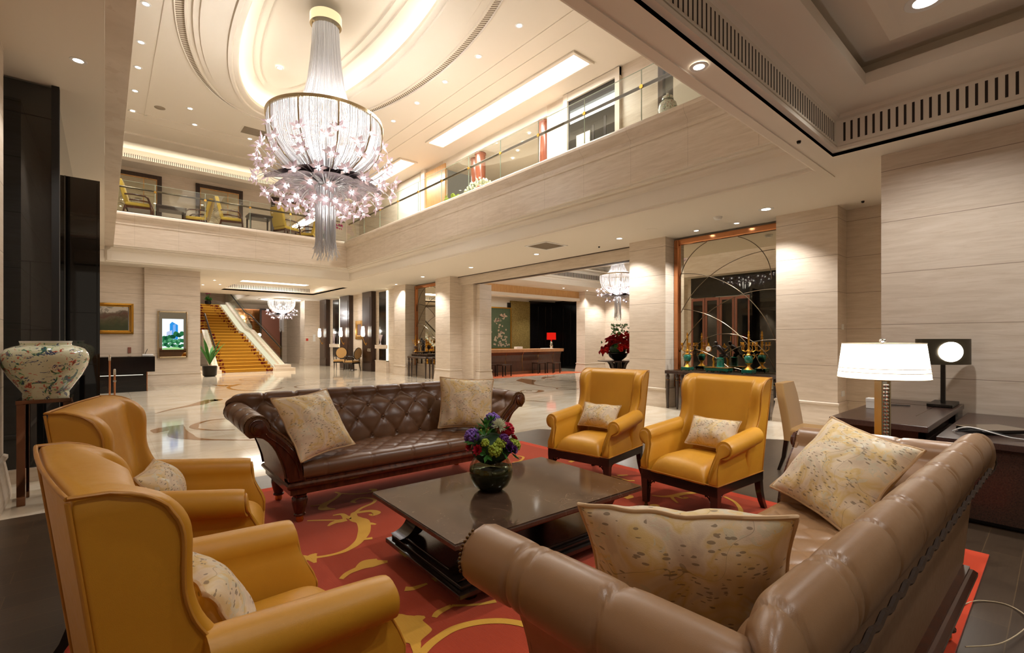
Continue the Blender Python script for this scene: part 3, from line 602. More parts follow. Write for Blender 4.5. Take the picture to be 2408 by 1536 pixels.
# ------------------------------------------------------------------ wing armchairs
def make_wing_chair():
    t = empty('wing_armchair')
    L = M['mustard']
    xb = [(.335,-.39),(.79,-.445),(1.11,-.485)]; th = [(.335,.17),(.5,.17),(.8,.15),(1.05,.13),(1.1,.12)]
    xf = [(.335,-.12),(.56,-.13),(.64,-.155),(.70,-.20),(.76,-.235),(.83,-.256),(.90,-.26),(.96,-.260),(1.0,-.266),(1.035,-.282),(1.065,-.308),(1.09,-.345),(1.11,-.40)]
    wo = [(.335,.325),(.6,.335),(1.1,.36)]
    def sec(z, e=0):
        B, F = interpc(xb, z)+e*.3, interpc(xf, z)-e; I = interpc(xb, z)+interpc(th, z)-e*1.6; W = interpc(wo, z)-e*.4; WF = W+.012; tw = .08
        F = max(F, I+.012)
        P = [(B,-W),(F,-WF),(F,-WF+tw),(I,-W+tw+.015),(I+.028,0),(I,W-tw-.015),(F,WF-tw),(F,WF),(B,W),(B-.012,0)]
        return [(x,y,z) for x,y in rpoly(P, [.012,.037,.037,.035,.3,.035,.037,.037,.012,.3], 5)]
    zs = [.335+i*.025 for i in range(27)] + [1.0,1.015,1.03,1.045,1.06,1.073]
    rings = [sec(z) for z in zs] + [sec(1.085,.006), sec(1.10,.016), sec(1.108,.034), sec(1.110,.055)]
    MB().loft(rings).build('backrest', L, t, smooth=50)
    pp = MB()
    for s in (-1,1):
        pp.tube([(interpc(xb,z)-.002, s*(interpc(wo,z)), z) for z in [.34+i*.04 for i in range(20)]], .0055, 6)
        w_ = [(interpc(xf,z)-.026, s*(interpc(wo,z)+.0135), z) for z in [.68+i*.02 for i in range(19)]] + [(interpc(xf,z)-.022, s*.371, z) for z in (1.055,1.068,1.08,1.09,1.098)] + [(-.42,s*.366,1.107),(-.486,s*.36,1.109)]
        pp.tube(w_, .0055, 6)
    pp.tube([(-.486-.012*(1-(y/.36)**2), y, 1.108) for y in [-.36+.04*i for i in range(19)]], .0055, 6)
    pp.build('piping', M['mustard_pipe'], t, smooth=60)
    def xend(z): return interpc([(.335,.345),(.41,.345),(.46,.325),(.53,.29),(.57,.278),(.8,.272)], z)
    for s in (-1,1):
        def asec(cz, dy):
            P = [(.33,.335),(.33,.40),(.318,.46),(.312,.50),(.318,.53)]
            for k in range(17):
                a = math.radians(-78+k*(283/16)); P.append((.338+.07*cos(a), cz+.07*sin(a)))
            P += [(.262,cz-.06),(.252,.48),(.246,.42),(.244,.335)]
            return [(s*(y+dy), z) for y, z in P]
        rings = []
        for u in [0,.12,.25,.4,.55,.7,.82,.9,.95,.98,1.0]:
            cz = lerp(.652,.602,u); ins = 0 if u < .95 else (.004 if u < .98 else (.010 if u < 1 else .02))
            pts = asec(cz, .018*u); cy_ = sum(p[0] for p in pts)/len(pts); czm = sum(p[1] for p in pts)/len(pts)
            rings.append([(lerp(-.24, xend(z), u), y+(cy_-y)*ins*4, z+(.55-z)*ins*1.2) for y, z in pts])
        MB().loft(rings).build('armrest', L, t, smooth=60)
        fp = []
        for z, h0, h1 in [(.345,.262,.322),(.40,.262,.322),(.45,.268,.312),(.50,.276,.312),(.54,.286,.322)]: fp.append((h1,z))
        for k in range(13):
            a = math.radians(-50+k*230/12); fp.append((.342+.045*cos(a), .602+.045*sin(a)))
        for z, h in [(.54,.288),(.50,.277),(.45,.268),(.40,.262),(.345,.262)]: fp.append((h,z))
        def fr(dx, k): 
            return [(xend(z)+dx, s*(.018+y+(.30-y)*k*(1 if z < .55 else .5)), z+(.5-z)*k*.3) for y, z in fp]
        MB().loft([fr(-.02,0), fr(.006,0), fr(.012,.06), fr(.013,.14)]).build('arm_front', L, t, smooth=60)
        MB().tube([(xend(z)+.006, s*(.018+y), z) for y, z in fp], .004, 6).build('piping', M['mustard_pipe'], t, smooth=60)
    def cush(u, v):
        a, b = sin(PI/2*(2*u-1)), sin(PI/2*(2*v-1))
        e = max(0,1-abs(a)**7)**.5*max(0,1-abs(b)**9)**.5
        return (lerp(-.28,.352,(a+1)/2), b*(.246-.0*a), .33+.13*e+.03*(1-a*a*.9)*(1-b*b)*e+.004*noise.noise(Vector((a*2,b*2,0))))
    MB().grid(cush, 40, 34).build('seat_cushion', L, t, smooth=180)
    f = MB(); f.box((.295,-.345,.252), (.35,.345,.335)); f.box((-.39,-.335,.26), (.295,-.29,.335)); f.box((-.39,.29,.26), (.295,.335,.335)); f.box((-.39,-.29,.26), (-.34,.29,.335)); f.build('seat_frame', M['ebony'], t, bev=.004)
    MB().tube([(.352,-.347,.34),(.352,.347,.34)], .005, 6).tube([(-.38,-.34,.34),(.352,-.347,.34)], .005, 6).tube([(-.38,.34,.34),(.352,.347,.34)], .005, 6).build('welt', M['mustard_pipe'], t)
    for s in (-1,1):
        q = lambda h, z, cx=.318, cy=s*.313: [(cx-h,cy-h,z),(cx+h,cy-h,z),(cx+h,cy+h,z),(cx-h,cy+h,z)]
        lg = MB().loft([q(.023,.05), q(.031,.26), q(.031,.336)]).build('leg', M['ebony'], t, bev=.003)
        MB().lathe([(.006,.05),(.012,.045),(.012,.03),(.017,.026),(.017,.004),(.010,0)], (.318,s*.313,.0), 10).build('caster', M['nail'], lg, smooth=50)
        q2 = lambda cx, z, h=.025: [(cx-h,s*.3-h,z),(cx+h,s*.3-h,z),(cx+h,s*.3+h,z),(cx-h,s*.3+h,z)]
        MB().loft([q2(-.475,0,.019), q2(-.43,.07,.021), q2(-.395,.16,.023), q2(-.375,.26), q2(-.37,.336)]).build('leg', M['ebony'], t, smooth=40)
        for ax in (0,1):
            b = MB(); z0 = .252
            for k in range(6):
                a = PI/2*k/6; a2 = PI/2*(k+1)/6
                r0 = .085
                A = (r0*(1-sin(a)), r0*(1-cos(a))); B = (r0*(1-sin(a2)), r0*(1-cos(a2)))
                pa = [(A[0],A[1]),(B[0],B[1])]
                w3 = lambda d, h: ((.318-.03-d, s*.313, z0-h) if ax else (.318, s*(.313-.03-d), z0-h))
                b.tube([w3(A[0],A[1]), w3(B[0],B[1])], .006, 4)
            b.tube([w3(0,.04), w3(.03,.0)], .0045, 4).tube([w3(.018,.05), w3(.0,.062)], .0045, 4).tube([w3(.05,.022), w3(.06,0)], .0045, 4)
            b.build('bracket', M['ebony'], t)
    return t
def cushion_mesh(w, h, d, seed, wr=.012):
    rnd = random.Random(seed); off = Vector((rnd.random()*9, rnd.random()*9, rnd.random()*9)); m = MB(); n = 44; d *= 1.32
    def side(sg):
        def fn(u, v):
            a, b = 2*u-1, 2*v-1
            a = math.copysign(abs(a)**.8, a); b = math.copysign(abs(b)**.8, b)
            e = max(0,(1-abs(a)**2.6))*max(0,(1-abs(b)**2.6)); z = sg*d/2*e**.62
            x = a*w/2*(1-.085*(1-b*b)); y = b*h/2*(1-.085*(1-a*a))
            z += wr*e**.4*(1.3*noise.noise(Vector((x*7, y*7, sg*3))+off) + 1.0*noise.noise(Vector((x*17, y*6, sg))+off))
            z += (1-e)*.018*noise.noise(Vector((x*9, y*9, 0))+off)
            return (x, y, z)
        return fn
    m.grid(side(1), n, n); b = len(m.v); m.grid(lambda u,v: side(-1)(1-u,v), n, n)
    edge = []
    for i in range(n): edge.append((i/(n-1), 0))
    for i in range(1,n): edge.append((1, i/(n-1)))
    for i in range(n-2,-1,-1): edge.append((i/(n-1), 1))
    for i in range(n-2,-1,-1): edge.append((0, i/(n-1)))
    return m, [side(1)(u, v) for u, v in edge]
def cushion(name, w, h, d, pos, nrm, up, label, group, seed):
    t = empty(name, pos, 0, label, 'cushion', group)
    z = Vector(nrm).normalized(); y = Vector(up); y = (y - z*y.dot(z)).normalized(); x = y.cross(z)
    t.rotation_euler = Matrix((x, y, z)).transposed().to_euler()
    m, ed = cushion_mesh(w, h, d, seed); m.build('cover', M['brocade'], t, smooth=180)
    MB().tube(ed, .0075, 6).build('piping', M['cord'], t, smooth=60); return t
chair = make_wing_chair(); GR = 'mustard wing armchairs round the coffee table'
spots = [((3.81,3.13,.018), 189, 'mustard leather wing armchair nearest the brown tufted sofa, facing the vase'),
         ((3.81,2.0,.018), 176.7, 'mustard leather wing armchair next to the taupe sofa arm, facing the coffee table'),
         ((.373,1.74,.018), 8, 'mustard leather wing armchair closest to the viewer, back turned, beside the near sofa arm'),
         ((.36,3.13,.018), -14, 'mustard leather wing armchair in front of the porcelain jar stand, back turned')]
for i, (p, r, lab) in enumerate(spots):
    if i == 0: chair.location = p; chair.rotation_euler = (0,0,math.radians(r)); tag(chair, lab, 'armchair', GR)
    else: dup(chair, p, r, lab)
    a = math.radians(r); ly = (-.03,.03,0,0)[i]
    px = p[0]+cos(a)*-.13-sin(a)*ly; py = p[1]+sin(a)*-.13+cos(a)*ly
    cushion('lumbar_pillow', .43, .27, .13, (px, py, .655), (cos(a)*.84, sin(a)*.84, .54), (-cos(a)*.5, -sin(a)*.5, .85),
            ['small floral lumbar pillow in the armchair nearest the brown sofa','small floral lumbar pillow in the armchair beside the taupe sofa arm','small floral lumbar pillow in the closest armchair, mostly hidden','small floral lumbar pillow in the armchair by the porcelain jar'][i], 'lumbar pillows on the armchairs', 20+i)

# ------------------------------------------------------------------ chesterfield sofas (front faces local -y)
SPROF = [(0,.38),(.004,.44),(.015,.50),(.036,.56),(.07,.615),(.112,.665),(.156,.71),(.20,.748),(.236,.778)]
SC = (.335,.785); SR = .09
for k in range(19):
    a = math.radians(166-k*(222/18)); SPROF.append((SC[0]+SR*cos(a), SC[1]+SR*sin(a)))
BPROF = SPROF + [(.352,.712),(.345,.69),(.335,.64),(.327,.57),(.32,.5),(.312,.42),(.305,.345)]
SPROF = SPROF + [(.345,.712),(.30,.70),(.255,.66),(.215,.595),(.185,.52),(.16,.44),(.145,.345)]
def dense(P, n):
    q = [Vector(p) for p in P]; L = [0]
    for a, b in zip(q, q[1:]): L.append(L[-1]+(b-a).length)
    out = []
    for i in range(n):
        s = L[-1]*i/(n-1)
        for k in range(len(q)-1):
            if s <= L[k+1]+1e-9: out.append((q[k].lerp(q[k+1], (s-L[k])/(L[k+1]-L[k])), s)); break
    return out
def make_sofa(name, leath, wood, label, tuft=True):
    t = empty(name); tag(t, label, 'sofa'); IX, IY, FY = .92, .13, -.41
    D = dense(SPROF, 90); DB = dense(BPROF, 90); KY = .75; LF = .09
    segs = []
    na, nb = 80, 300
    def arm(sg):
        rows = []
        for i in range(na):
            u = i/(na-1); r = []
            for (p, s) in D:
                lift = .02*u*ss(.42,.74,p.y); yy = lerp(FY, IY+KY*p.x, u)
                r.append(((sg*(IX+p.x), yy, p.y+lift), yy-FY, s))
            rows.append(r)
        return rows
    def back():
        rows = []
        for i in range(nb):
            u = i/(nb-1); r = []
            for (p, s), (pa, _) in zip(DB, D):
                ed = min(u, 1-u)*2.4; q = math.sqrt(max(0, 1-max(0, 1-ed/.09)**2))
                lift = (.02+(LF-.02)*q)*ss(.42,.74,p.y); xx = lerp(-(IX+pa.x), IX+pa.x, u)
                r.append(((xx, IY+KY*p.x, p.y+lift), xx, s))
            rows.append(r)
        return rows
    du, dv = .262, .27
    def disp(a, s, ph=0.0):
        if s > .95: return 0
        if not tuft:
            A = (a+ph)/.30; g = A-round(A); k = abs(A-.18-round(A-.18)); on = ss(.12,.3,s)
            return -on*(.010*math.exp(-(g*.30/.007)**2) + .008*math.exp(-(k*.30/.006)**2)*(1 if int(round(A-.18)) % 2 else 0) + .003*math.exp(-(g*.30/.04)**2))
        A, B = (a+ph)/du, (s+.02)/dv
        top = 2.0
        if B < top and s > .02:
            p_, q_ = A+B, A-B; f = (abs(sin(PI*p_))*abs(sin(PI*q_)))
            h = .025*(f**.38-1)
            dp, dq = p_-round(p_), q_-round(q_)
            return h*min(1, B/.35) - .020*math.exp(-((dp*dp+dq*dq)/.005))*(1 if B > .3 else 0)
        g = A - round(A)
        return -.020*(1-ss(2.0,2.1,B))*0 - .014*math.exp(-(g*du/.010)**2) - .006*math.exp(-(g*du/.03)**2)
    def sheet(nm, rows, flip, ph):
        n, m_ = len(rows), len(rows[0]); vs = []
        for i in range(n):
            for j in range(m_):
                a = Vector(rows[min(i+1,n-1)][j][0])-Vector(rows[max(i-1,0)][j][0]); b = Vector(rows[i][min(j+1,m_-1)][0])-Vector(rows[i][max(j-1,0)][0])
                nn = a.cross(b).normalized()*(-1 if flip else 1)
                d = disp(rows[i][j][1], rows[i][j][2], ph)
                e = min(i, n-1-i)
                if nm != 'backrest': e = 99 if i > n//2 else i
                vs.append(Vector(rows[i][j][0])+nn*(d if e > 2 else d*.3 - (.012 if e == 0 else 0)*(nm == 'backrest')))
        o = MB().add(vs, [((i*m_+j),((i+1)*m_+j),((i+1)*m_+j+1),(i*m_+j+1)) for i in range(n-1) for j in range(m_-1)]).build(nm, leath, t, smooth=180)
        return o
    sheet('backrest', back(), False, .0)
    sheet('armrest', arm(-1), False, .115); sheet('armrest', arm(1), True, .115)
    # buttons in the tufting of the back
    for r in range(1,4):
        B = r*.5; s = B*dv-.02
        for k in range(-4,5):
            a = (k+(.5 if r % 2 else 0))*du
            if abs(a) > .98: continue
            P = min(D, key=lambda d: abs(d[1]-s))[0]
            if not tuft: continue
            MB().ball((a, IY+KY*P.x+.008, P.y-.004+.075*ss(.42,.74,P.y)), .011, 8, 6).build('button', leath, t, smooth=180)
    # outside panel of the back down to the base and inner corner welts
    MB().tube([( -(IX+p.x), IY+KY*p.x, p.y+.02*ss(.42,.74,p.y)+.001) for p, s in D[:64:2]], .004, 6).build('seam', M['seam'], t)
    MB().tube([(IX+p.x, IY+KY*p.x, p.y+.02*ss(.42,.74,p.y)+.001) for p, s in D[:64:2]], .004, 6).build('seam', M['seam'], t)
    MB().tube([(x, IY+KY*SC[0]+.062, .80+.006*sin(x*60)) for x in [-1.18+.02*i for i in range(119)]], .008, 6).build('welt', M['seam'], t)
    # arm fronts
    for sg in (-1,1):
        inset = []
        for i, (p, s) in enumerate(D[::3]):
            inset.append((sg*(IX+p.x), p.y))
        poly = inset if sg > 0 else inset[::-1]
        MB().prism(poly, 'y', FY-.012, FY+.004).build('arm_facing', leath, t)
        cm = Vector((IX+.10,.52)); pp = []
        for (p, s) in D[2:52:2]:
            q = Vector((IX+p.x, p.y)); pp.append(q)
        cen = [(q.x+ (.024 if i < 14 else .0)*1, q.y-.018) for i, q in enumerate(pp)]
        outl = [(sg*x, z) for x, z in cen]
        scr = []
        P2 = [(sg*(IX+.022),.40)]
        for (p, s) in D[4:36:2]: P2.append((sg*(IX+p.x+.020), p.y-.026))
        for k in range(11):
            a = math.radians(120-k*21); P2.append((sg*(IX+SC[0]+.062*cos(a)), SC[1]+.062*sin(a)))
        for (p, s) in D[62:82:3]: P2.append((sg*(IX+p.x-.022), p.y-.01))
        P2 += [(sg*(IX+.125),.345),(sg*(IX-.0),.345)]
        MB().prism(P2 if sg > 0 else P2[::-1], 'y', FY-.04, FY-.012).build('arm_panel', wood, t, bev=.006)
        q = MB().lathe([(.0,0),(.05,0),(.052,.012),(.036,.016),(.034,.024),(.018,.028),(.0,.03)], (0,0,0), 20, False); q.xf(Matrix.Translation((sg*(IX+SC[0]),FY-.04,SC[1]))@Matrix.Rotation(PI/2,4,'X')); q.build('scroll', wood, t, smooth=40)
        mo = MB().tube([(sg*(IX+p.x+.045), FY-.042, p.y-.055) for p, s in D[3:34:2]], .006, 6)
        mo.build('moulding', wood, t, smooth=60)
        nl = MB()
        for (p, s) in dense([tuple(d[0]) for d in D[3:54]], 62): nl.ball((sg*(IX+p.x+(.008 if s < .45 else .0)), FY-.014, p.y-(.011 if s < .62 else .0)), .0052, 6, 4)
        nl.build('nail_trim', M['nail'], t, smooth=180)
    # seat
    sec = [(-.405,.345),(-.44,.352),(-.452,.375),(-.455,.41),(-.445,.437),(-.42,.456),(-.38,.466)] + [(-.38+.54*i/44,.468) for i in range(1,45)]
    sx = 170; vs = []
    for i in range(sx):
        x = lerp(-.94,.94,i/(sx-1))
        for (y, z) in sec:
            h = 0
            if y > -.40:
                A, B = x/.19, (y+.40)/.21; f = abs(sin(PI*(A+B)))*abs(sin(PI*(A-B))); h = .016*(f**.4-1)*min(1,(y+.40)/.05)
                vs.append((x, y, z+h+.012))
            else:
                g = x/.38-round(x/.38); k = .008*math.exp(-(g*.38/.009)**2)
                vs.append((x, y+k, z+.012*ss(.4,.46,z)-k*.4))
    n = len(sec)
    MB().add(vs, [(i*n+j,(i+1)*n+j,(i+1)*n+j+1,i*n+j+1) for i in range(sx-1) for j in range(n-1)]).build('seat', leath, t, smooth=180)
    b = MB()
    rings = [[(-x,-y,z),(x,-y,z),(x,y2,z),(-x,y2,z)] for x,y,y2,z in [(1.0,.40,.36,.225),(1.03,.43,.38,.235),(1.03,.43,.38,.275),(1.045,.445,.40,.285),(1.06,.46,.41,.30),(1.06,.46,.41,.315),(1.045,.445,.395,.33),(1.03,.435,.385,.335),(1.03,.435,.385,.347)]]
    b.loft(rings).build('base', wood, t)
    for sx_, sy_ in ((-1,-1),(1,-1),(-1,1),(1,1)):
        lg = MB().lathe([(.045,.226),(.055,.215),(.05,.20),(.058,.19),(.06,.165),(.052,.12),(.04,.075),(.036,.066),(.044,.06),(.044,.05),(.034,.045)], (sx_*.94,sy_*.325-.02,0), 18).build('leg', wood, t, smooth=40)
        MB().lathe([(.030,.045),(.028,.03),(.03,.012),(.024,.0)], (sx_*.94,sy_*.325-.02,0), 14).build('caster', M['brass'], lg, smooth=40)
    return t
sofa = make_sofa('chesterfield_sofa', M['brown'], M['mahog'], 'dark brown button-tufted chesterfield sofa with mahogany scroll arms, behind the coffee table')
sofa.location = (2.115,4.26,.018); sofa.rotation_euler = (0,0,math.radians(-1.2))
sofa2 = make_sofa('chesterfield_sofa', M['taupe'], M['mahog'], 'taupe leather rolled-arm chesterfield sofa in the foreground, seen from behind', False)
sofa2.location = (2.12,.70,.018); sofa2.rotation_euler = (0,0,math.radians(180-1.0))
GC = 'floral brocade cushions on the two sofas'
cushion('throw_cushion', .56, .56, .17, (1.31,4.02,.765), (.32,-.775,.545), (-.256,.483,.837), 'gold floral brocade cushion against the left arm of the brown sofa', GC, 1)
cushion('throw_cushion', .58, .54, .17, (2.93,4.16,.775), (-.45,-.86,.23), (.15,.16,.975), 'gold brocade cushion with silver leaves at the right end of the brown sofa', GC, 2)
cushion('throw_cushion', .56, .56, .17, (3.04,.80,.735), (-.694,.324,.642), (.496,-.431,.754), 'floral brocade cushion leaning on the far arm of the taupe sofa', GC, 3)
cushion('throw_cushion', .62, .52, .19, (1.42,.80,.70), (.784,.458,.419), (-.388,-.165,.907), 'piped brocade cushion in the near corner of the taupe sofa, seen from behind', GC, 4)

# ------------------------------------------------------------------ coffee table
t = empty('coffee_table', (2.11,2.48,.018), -2.0, 'low dark coffee table with glossy brown marble top and black scrolled legs', 'coffee table')
rings = []
for e, z in [(.012,.372),(.0,.376),(.0,.398),(.006,.402),(.006,.406),(.0,.41)]: rings.append([(-.765+e,-.525+e,z),(.765-e,-.525+e,z),(.765-e,.525-e,z),(-.765+e,.525-e,z)])
MB().loft(rings).build('tabletop', M['brownmarble'], t, bev=.004)
m = MB().box((-.70,-.46,.335), (.70,.46,.372)); m.build('apron', M['ebony'], t, bev=.006)
m = MB()
for e, z0, z1 in ((.0,.075,.105),(.03,.105,.13),(.06,.13,.15)): m.box((-.70+e,-.46+e,z0), (.70-e,.46-e,z1))
m.build('shelf', M['ebony'], t, bev=.006)
for sx_ in (-1,1):
    for sy_ in (-1,1):
        P = []
        for k in range(13):
            a = -PI/2+PI*k/12; P.append((.56-.10*cos(a)*.9+.02, .243+.094*sin(a)))
        Q = [(x+.075+.03*abs(2*i/12-1), z) for i, (x, z) in enumerate(P)][::-1]
        poly = [(sx_*x, z) for x, z in P+Q]
        MB().prism(poly if sx_ > 0 else poly[::-1], 'y', sy_*.34-.07, sy_*.34+.07).build('leg', M['ebony'], t, smooth=40)
        MB().lathe([(.03,0),(.045,.01),(.05,.04),(.04,.06),(.055,.075)], (sx_*.56,sy_*.34,0), 14).build('foot', M['ebony'], t, smooth=50)
# vase of flowers
t = empty('flower_vase', (2.0,2.55,.428), 0, 'round glass bowl of water packed with purple, red, white and green flowers', 'vase of flowers')
pr = [(.06,.0),(.075,.004),(.115,.035),(.142,.085),(.15,.13),(.143,.17),(.122,.21),(.095,.24)]
MB().lathe(pr, n=40, cap=False).build('glass_bowl', M['vaseglass'], t, smooth=180)
MB().lathe([(.05,.004),(.08,.012),(.112,.04),(.138,.09),(.145,.13),(.142,.155),(.0,.158)], n=32, cap=False).build('water', M['water'], t, smooth=180)
def pmat(n, c, c2, sc=22): 
    q = NT(n); a = q.noise(q.obj(), sc, 3, .6); q.bsdf(Base_Color=q.mix(a, c, c2), Roughness=.6, Specular_IOR_Level=.3); return q.mat
PM = {'violet': pmat('petal_violet', lin(92,58,140), lin(140,104,186)), 'plum': pmat('petal_plum', lin(60,22,78), lin(104,44,120)), 'crimson': pmat('petal_crimson', lin(140,10,34), lin(196,24,54)),
      'white': pmat('petal_white', lin(214,222,186), lin(246,246,232)), 'lime': pmat('petal_lime', lin(112,132,36), lin(170,186,66)), 'leaf': pmat('leaf_green', lin(30,76,26), lin(70,130,48), 12), 'darkleaf': pmat('leaf_dark', lin(18,40,18), lin(36,64,28), 12), 'red': pmat('petal_red', lin(176,14,18), lin(220,40,34)), 'magenta': pmat('petal_magenta', lin(186,30,110), lin(220,80,150))}
def rnd_dir(rnd): 
    z = rnd.uniform(-1,1); a = rnd.uniform(0,2*PI); r = math.sqrt(1-z*z); return Vector((r*cos(a), r*sin(a), z))
def bloom(mb, c, nrm, r, kind, rnd):
    z = Vector(nrm).normalized(); x = z.orthogonal().normalized(); y = z.cross(x); c = Vector(c)
    def petal(az, tilt, L, W, base=0.0):
        d = (x*cos(az)+y*sin(az)); ax = d*cos(tilt)+z*sin(tilt); sd = d.cross(z).normalized(); up = sd.cross(ax)
        b = c+ax*base
        mb.add([b, b+ax*L*.5+sd*W*.5+up*L*.04, b+ax*L*.55-up*L*.08, b+ax*L*.5-sd*W*.5+up*L*.04, b+ax*L], [(0,1,2),(0,2,3),(1,4,2),(2,4,3)])
    if kind == 'pompon':
        for i in range(150): petal(rnd.uniform(0,2*PI), rnd.uniform(-.4,PI/2), r*rnd.uniform(.85,1.05), r*.16)
    elif kind == 'rose':
        for k, (nn, tl) in enumerate(((9,.25),(8,.6),(7,.95),(5,1.25))):
            for i in range(nn): petal(2*PI*(i+.5*k)/nn, tl, r*(1-.12*k), r*.8)
    elif kind == 'cluster':
        for i in range(60):
            q = rnd_dir(rnd); q = q if q.dot(z) > -.2 else -q; mb.ball(c+q*r*.85, r*.17, 5, 4)
        mb.ball(c, r*.8, 8, 6)
    elif kind == 'leaf':
        for i in range(5): petal(2*PI*i/5+rnd.random(), .5+rnd.random()*.5, r*1.3, r*.5)
rnd = random.Random(5); hub = Vector((0,0,.27))
FL = [((.02,-.06,.17),.06,'white','pompon'),((.05,.05,.19),.062,'violet','cluster'),((-.12,.05,.10),.06,'violet','cluster'),((.14,.0,.12),.058,'crimson','cluster'),((.12,.07,.15),.055,'crimson','rose'),((.16,-.05,.06),.045,'crimson','rose'),
      ((-.06,-.12,.03),.05,'lime','cluster'),((-.02,-.13,.07),.042,'lime','cluster'),((.12,-.11,.03),.045,'lime','cluster'),((.15,-.05,.03),.04,'lime','cluster'),((.04,-.14,.04),.05,'plum','rose'),((.08,-.14,.02),.048,'plum','rose'),((.0,-.14,.10),.035,'plum','cluster'),((-.15,-.05,.03),.042,'crimson','rose'),((-.16,.03,.04),.04,'crimson','rose'),((-.12,-.09,.08),.03,'lime','cluster'),((.17,.02,.02),.045,'plum','rose'),((-.05,.12,.08),.05,'plum','rose'),((.04,.13,.08),.05,'lime','cluster'),((.0,.0,.2),.045,'leaf','leaf')]
for p, r, cl, kd in FL:
    m = MB(); bloom(m, hub+Vector(p)*.98, Vector(p)+Vector((0,0,.03)), r, kd, rnd); m.build({'pompon':'chrysanthemum','rose':'rose','cluster':'blossom','leaf':'leaf_sprig'}[kd], PM[cl], t, smooth=60)
m = MB()
for p in ((-.07,-.02,.19),(-.10,-.05,.14),(-.03,.02,.21),(.10,-.02,.16),(-.17,.0,.08),(.16,.08,.05),(-.08,.1,.12),(.02,-.15,.0),(-.12,-.1,.0),(.12,-.12,-.02),(.09,.12,.1)):
    bloom(m, hub+Vector(p)*.8, Vector(p)+Vector((0,0,.06)), .06, 'leaf', rnd)
m.build('foliage', PM['leaf'], t)
m = MB().ball((0,0,.28), .1, 14, 10, (.135,.135,.105))
m.build('flower_base', PM['darkleaf'], t, smooth=180)
# ------------------------------------------------------------------ chandeliers
def strands(mb, prof, n, r, rnd, jit=.01, ang0=0.0, ms=3):
    for i in range(n):
        a = ang0+2*PI*(i+rnd.uniform(-.3,.3))/n; j = rnd.uniform(-jit, jit)
        mb.tube([((q+j)*cos(a), (q+j)*sin(a), z) for q, z in prof], r*rnd.uniform(.8,1.2), ms, False)
def make_flower():
    m = MB()
    for k in range(6):
        a = 2*PI*k/6; tl = .55 if k % 2 else .25; L, W = (.19,.085) if k % 2 else (.16,.08)
        d = Vector((cos(a)*cos(tl), sin(a)*cos(tl), sin(tl))); sd = Vector((-sin(a), cos(a), 0)); up = d.cross(sd)
        m.add([d*.02, d*L*.55+sd*W*.5+up*.008, d*L, d*L*.55-sd*W*.5+up*.008, d*L*.5-up*.018], [(0,1,4),(1,2,4),(2,3,4),(3,0,4),(0,3,2,1)])
    m.cur = 1; m.ball((0,0,.03), .027, 8, 6)
    return m
FM = make_flower()
RIBP = [(1.11,0),(1.115,-.2),(1.09,-.45),(1.0,-.7),(.84,-.9),(.62,-1.07),(.4,-1.18)]
BOWL = [(1.09,-.02),(1.095,-.25),(1.06,-.5),(.96,-.72),(.79,-.9),(.57,-1.05),(.36,-1.17),(.24,-1.27),(.2,-1.36)]
SKIRT = [(.25,1.95),(.265,1.6),(.30,1.2),(.35,.8),(.44,.45),(.58,.2),(.80,.07),(1.07,.0)]
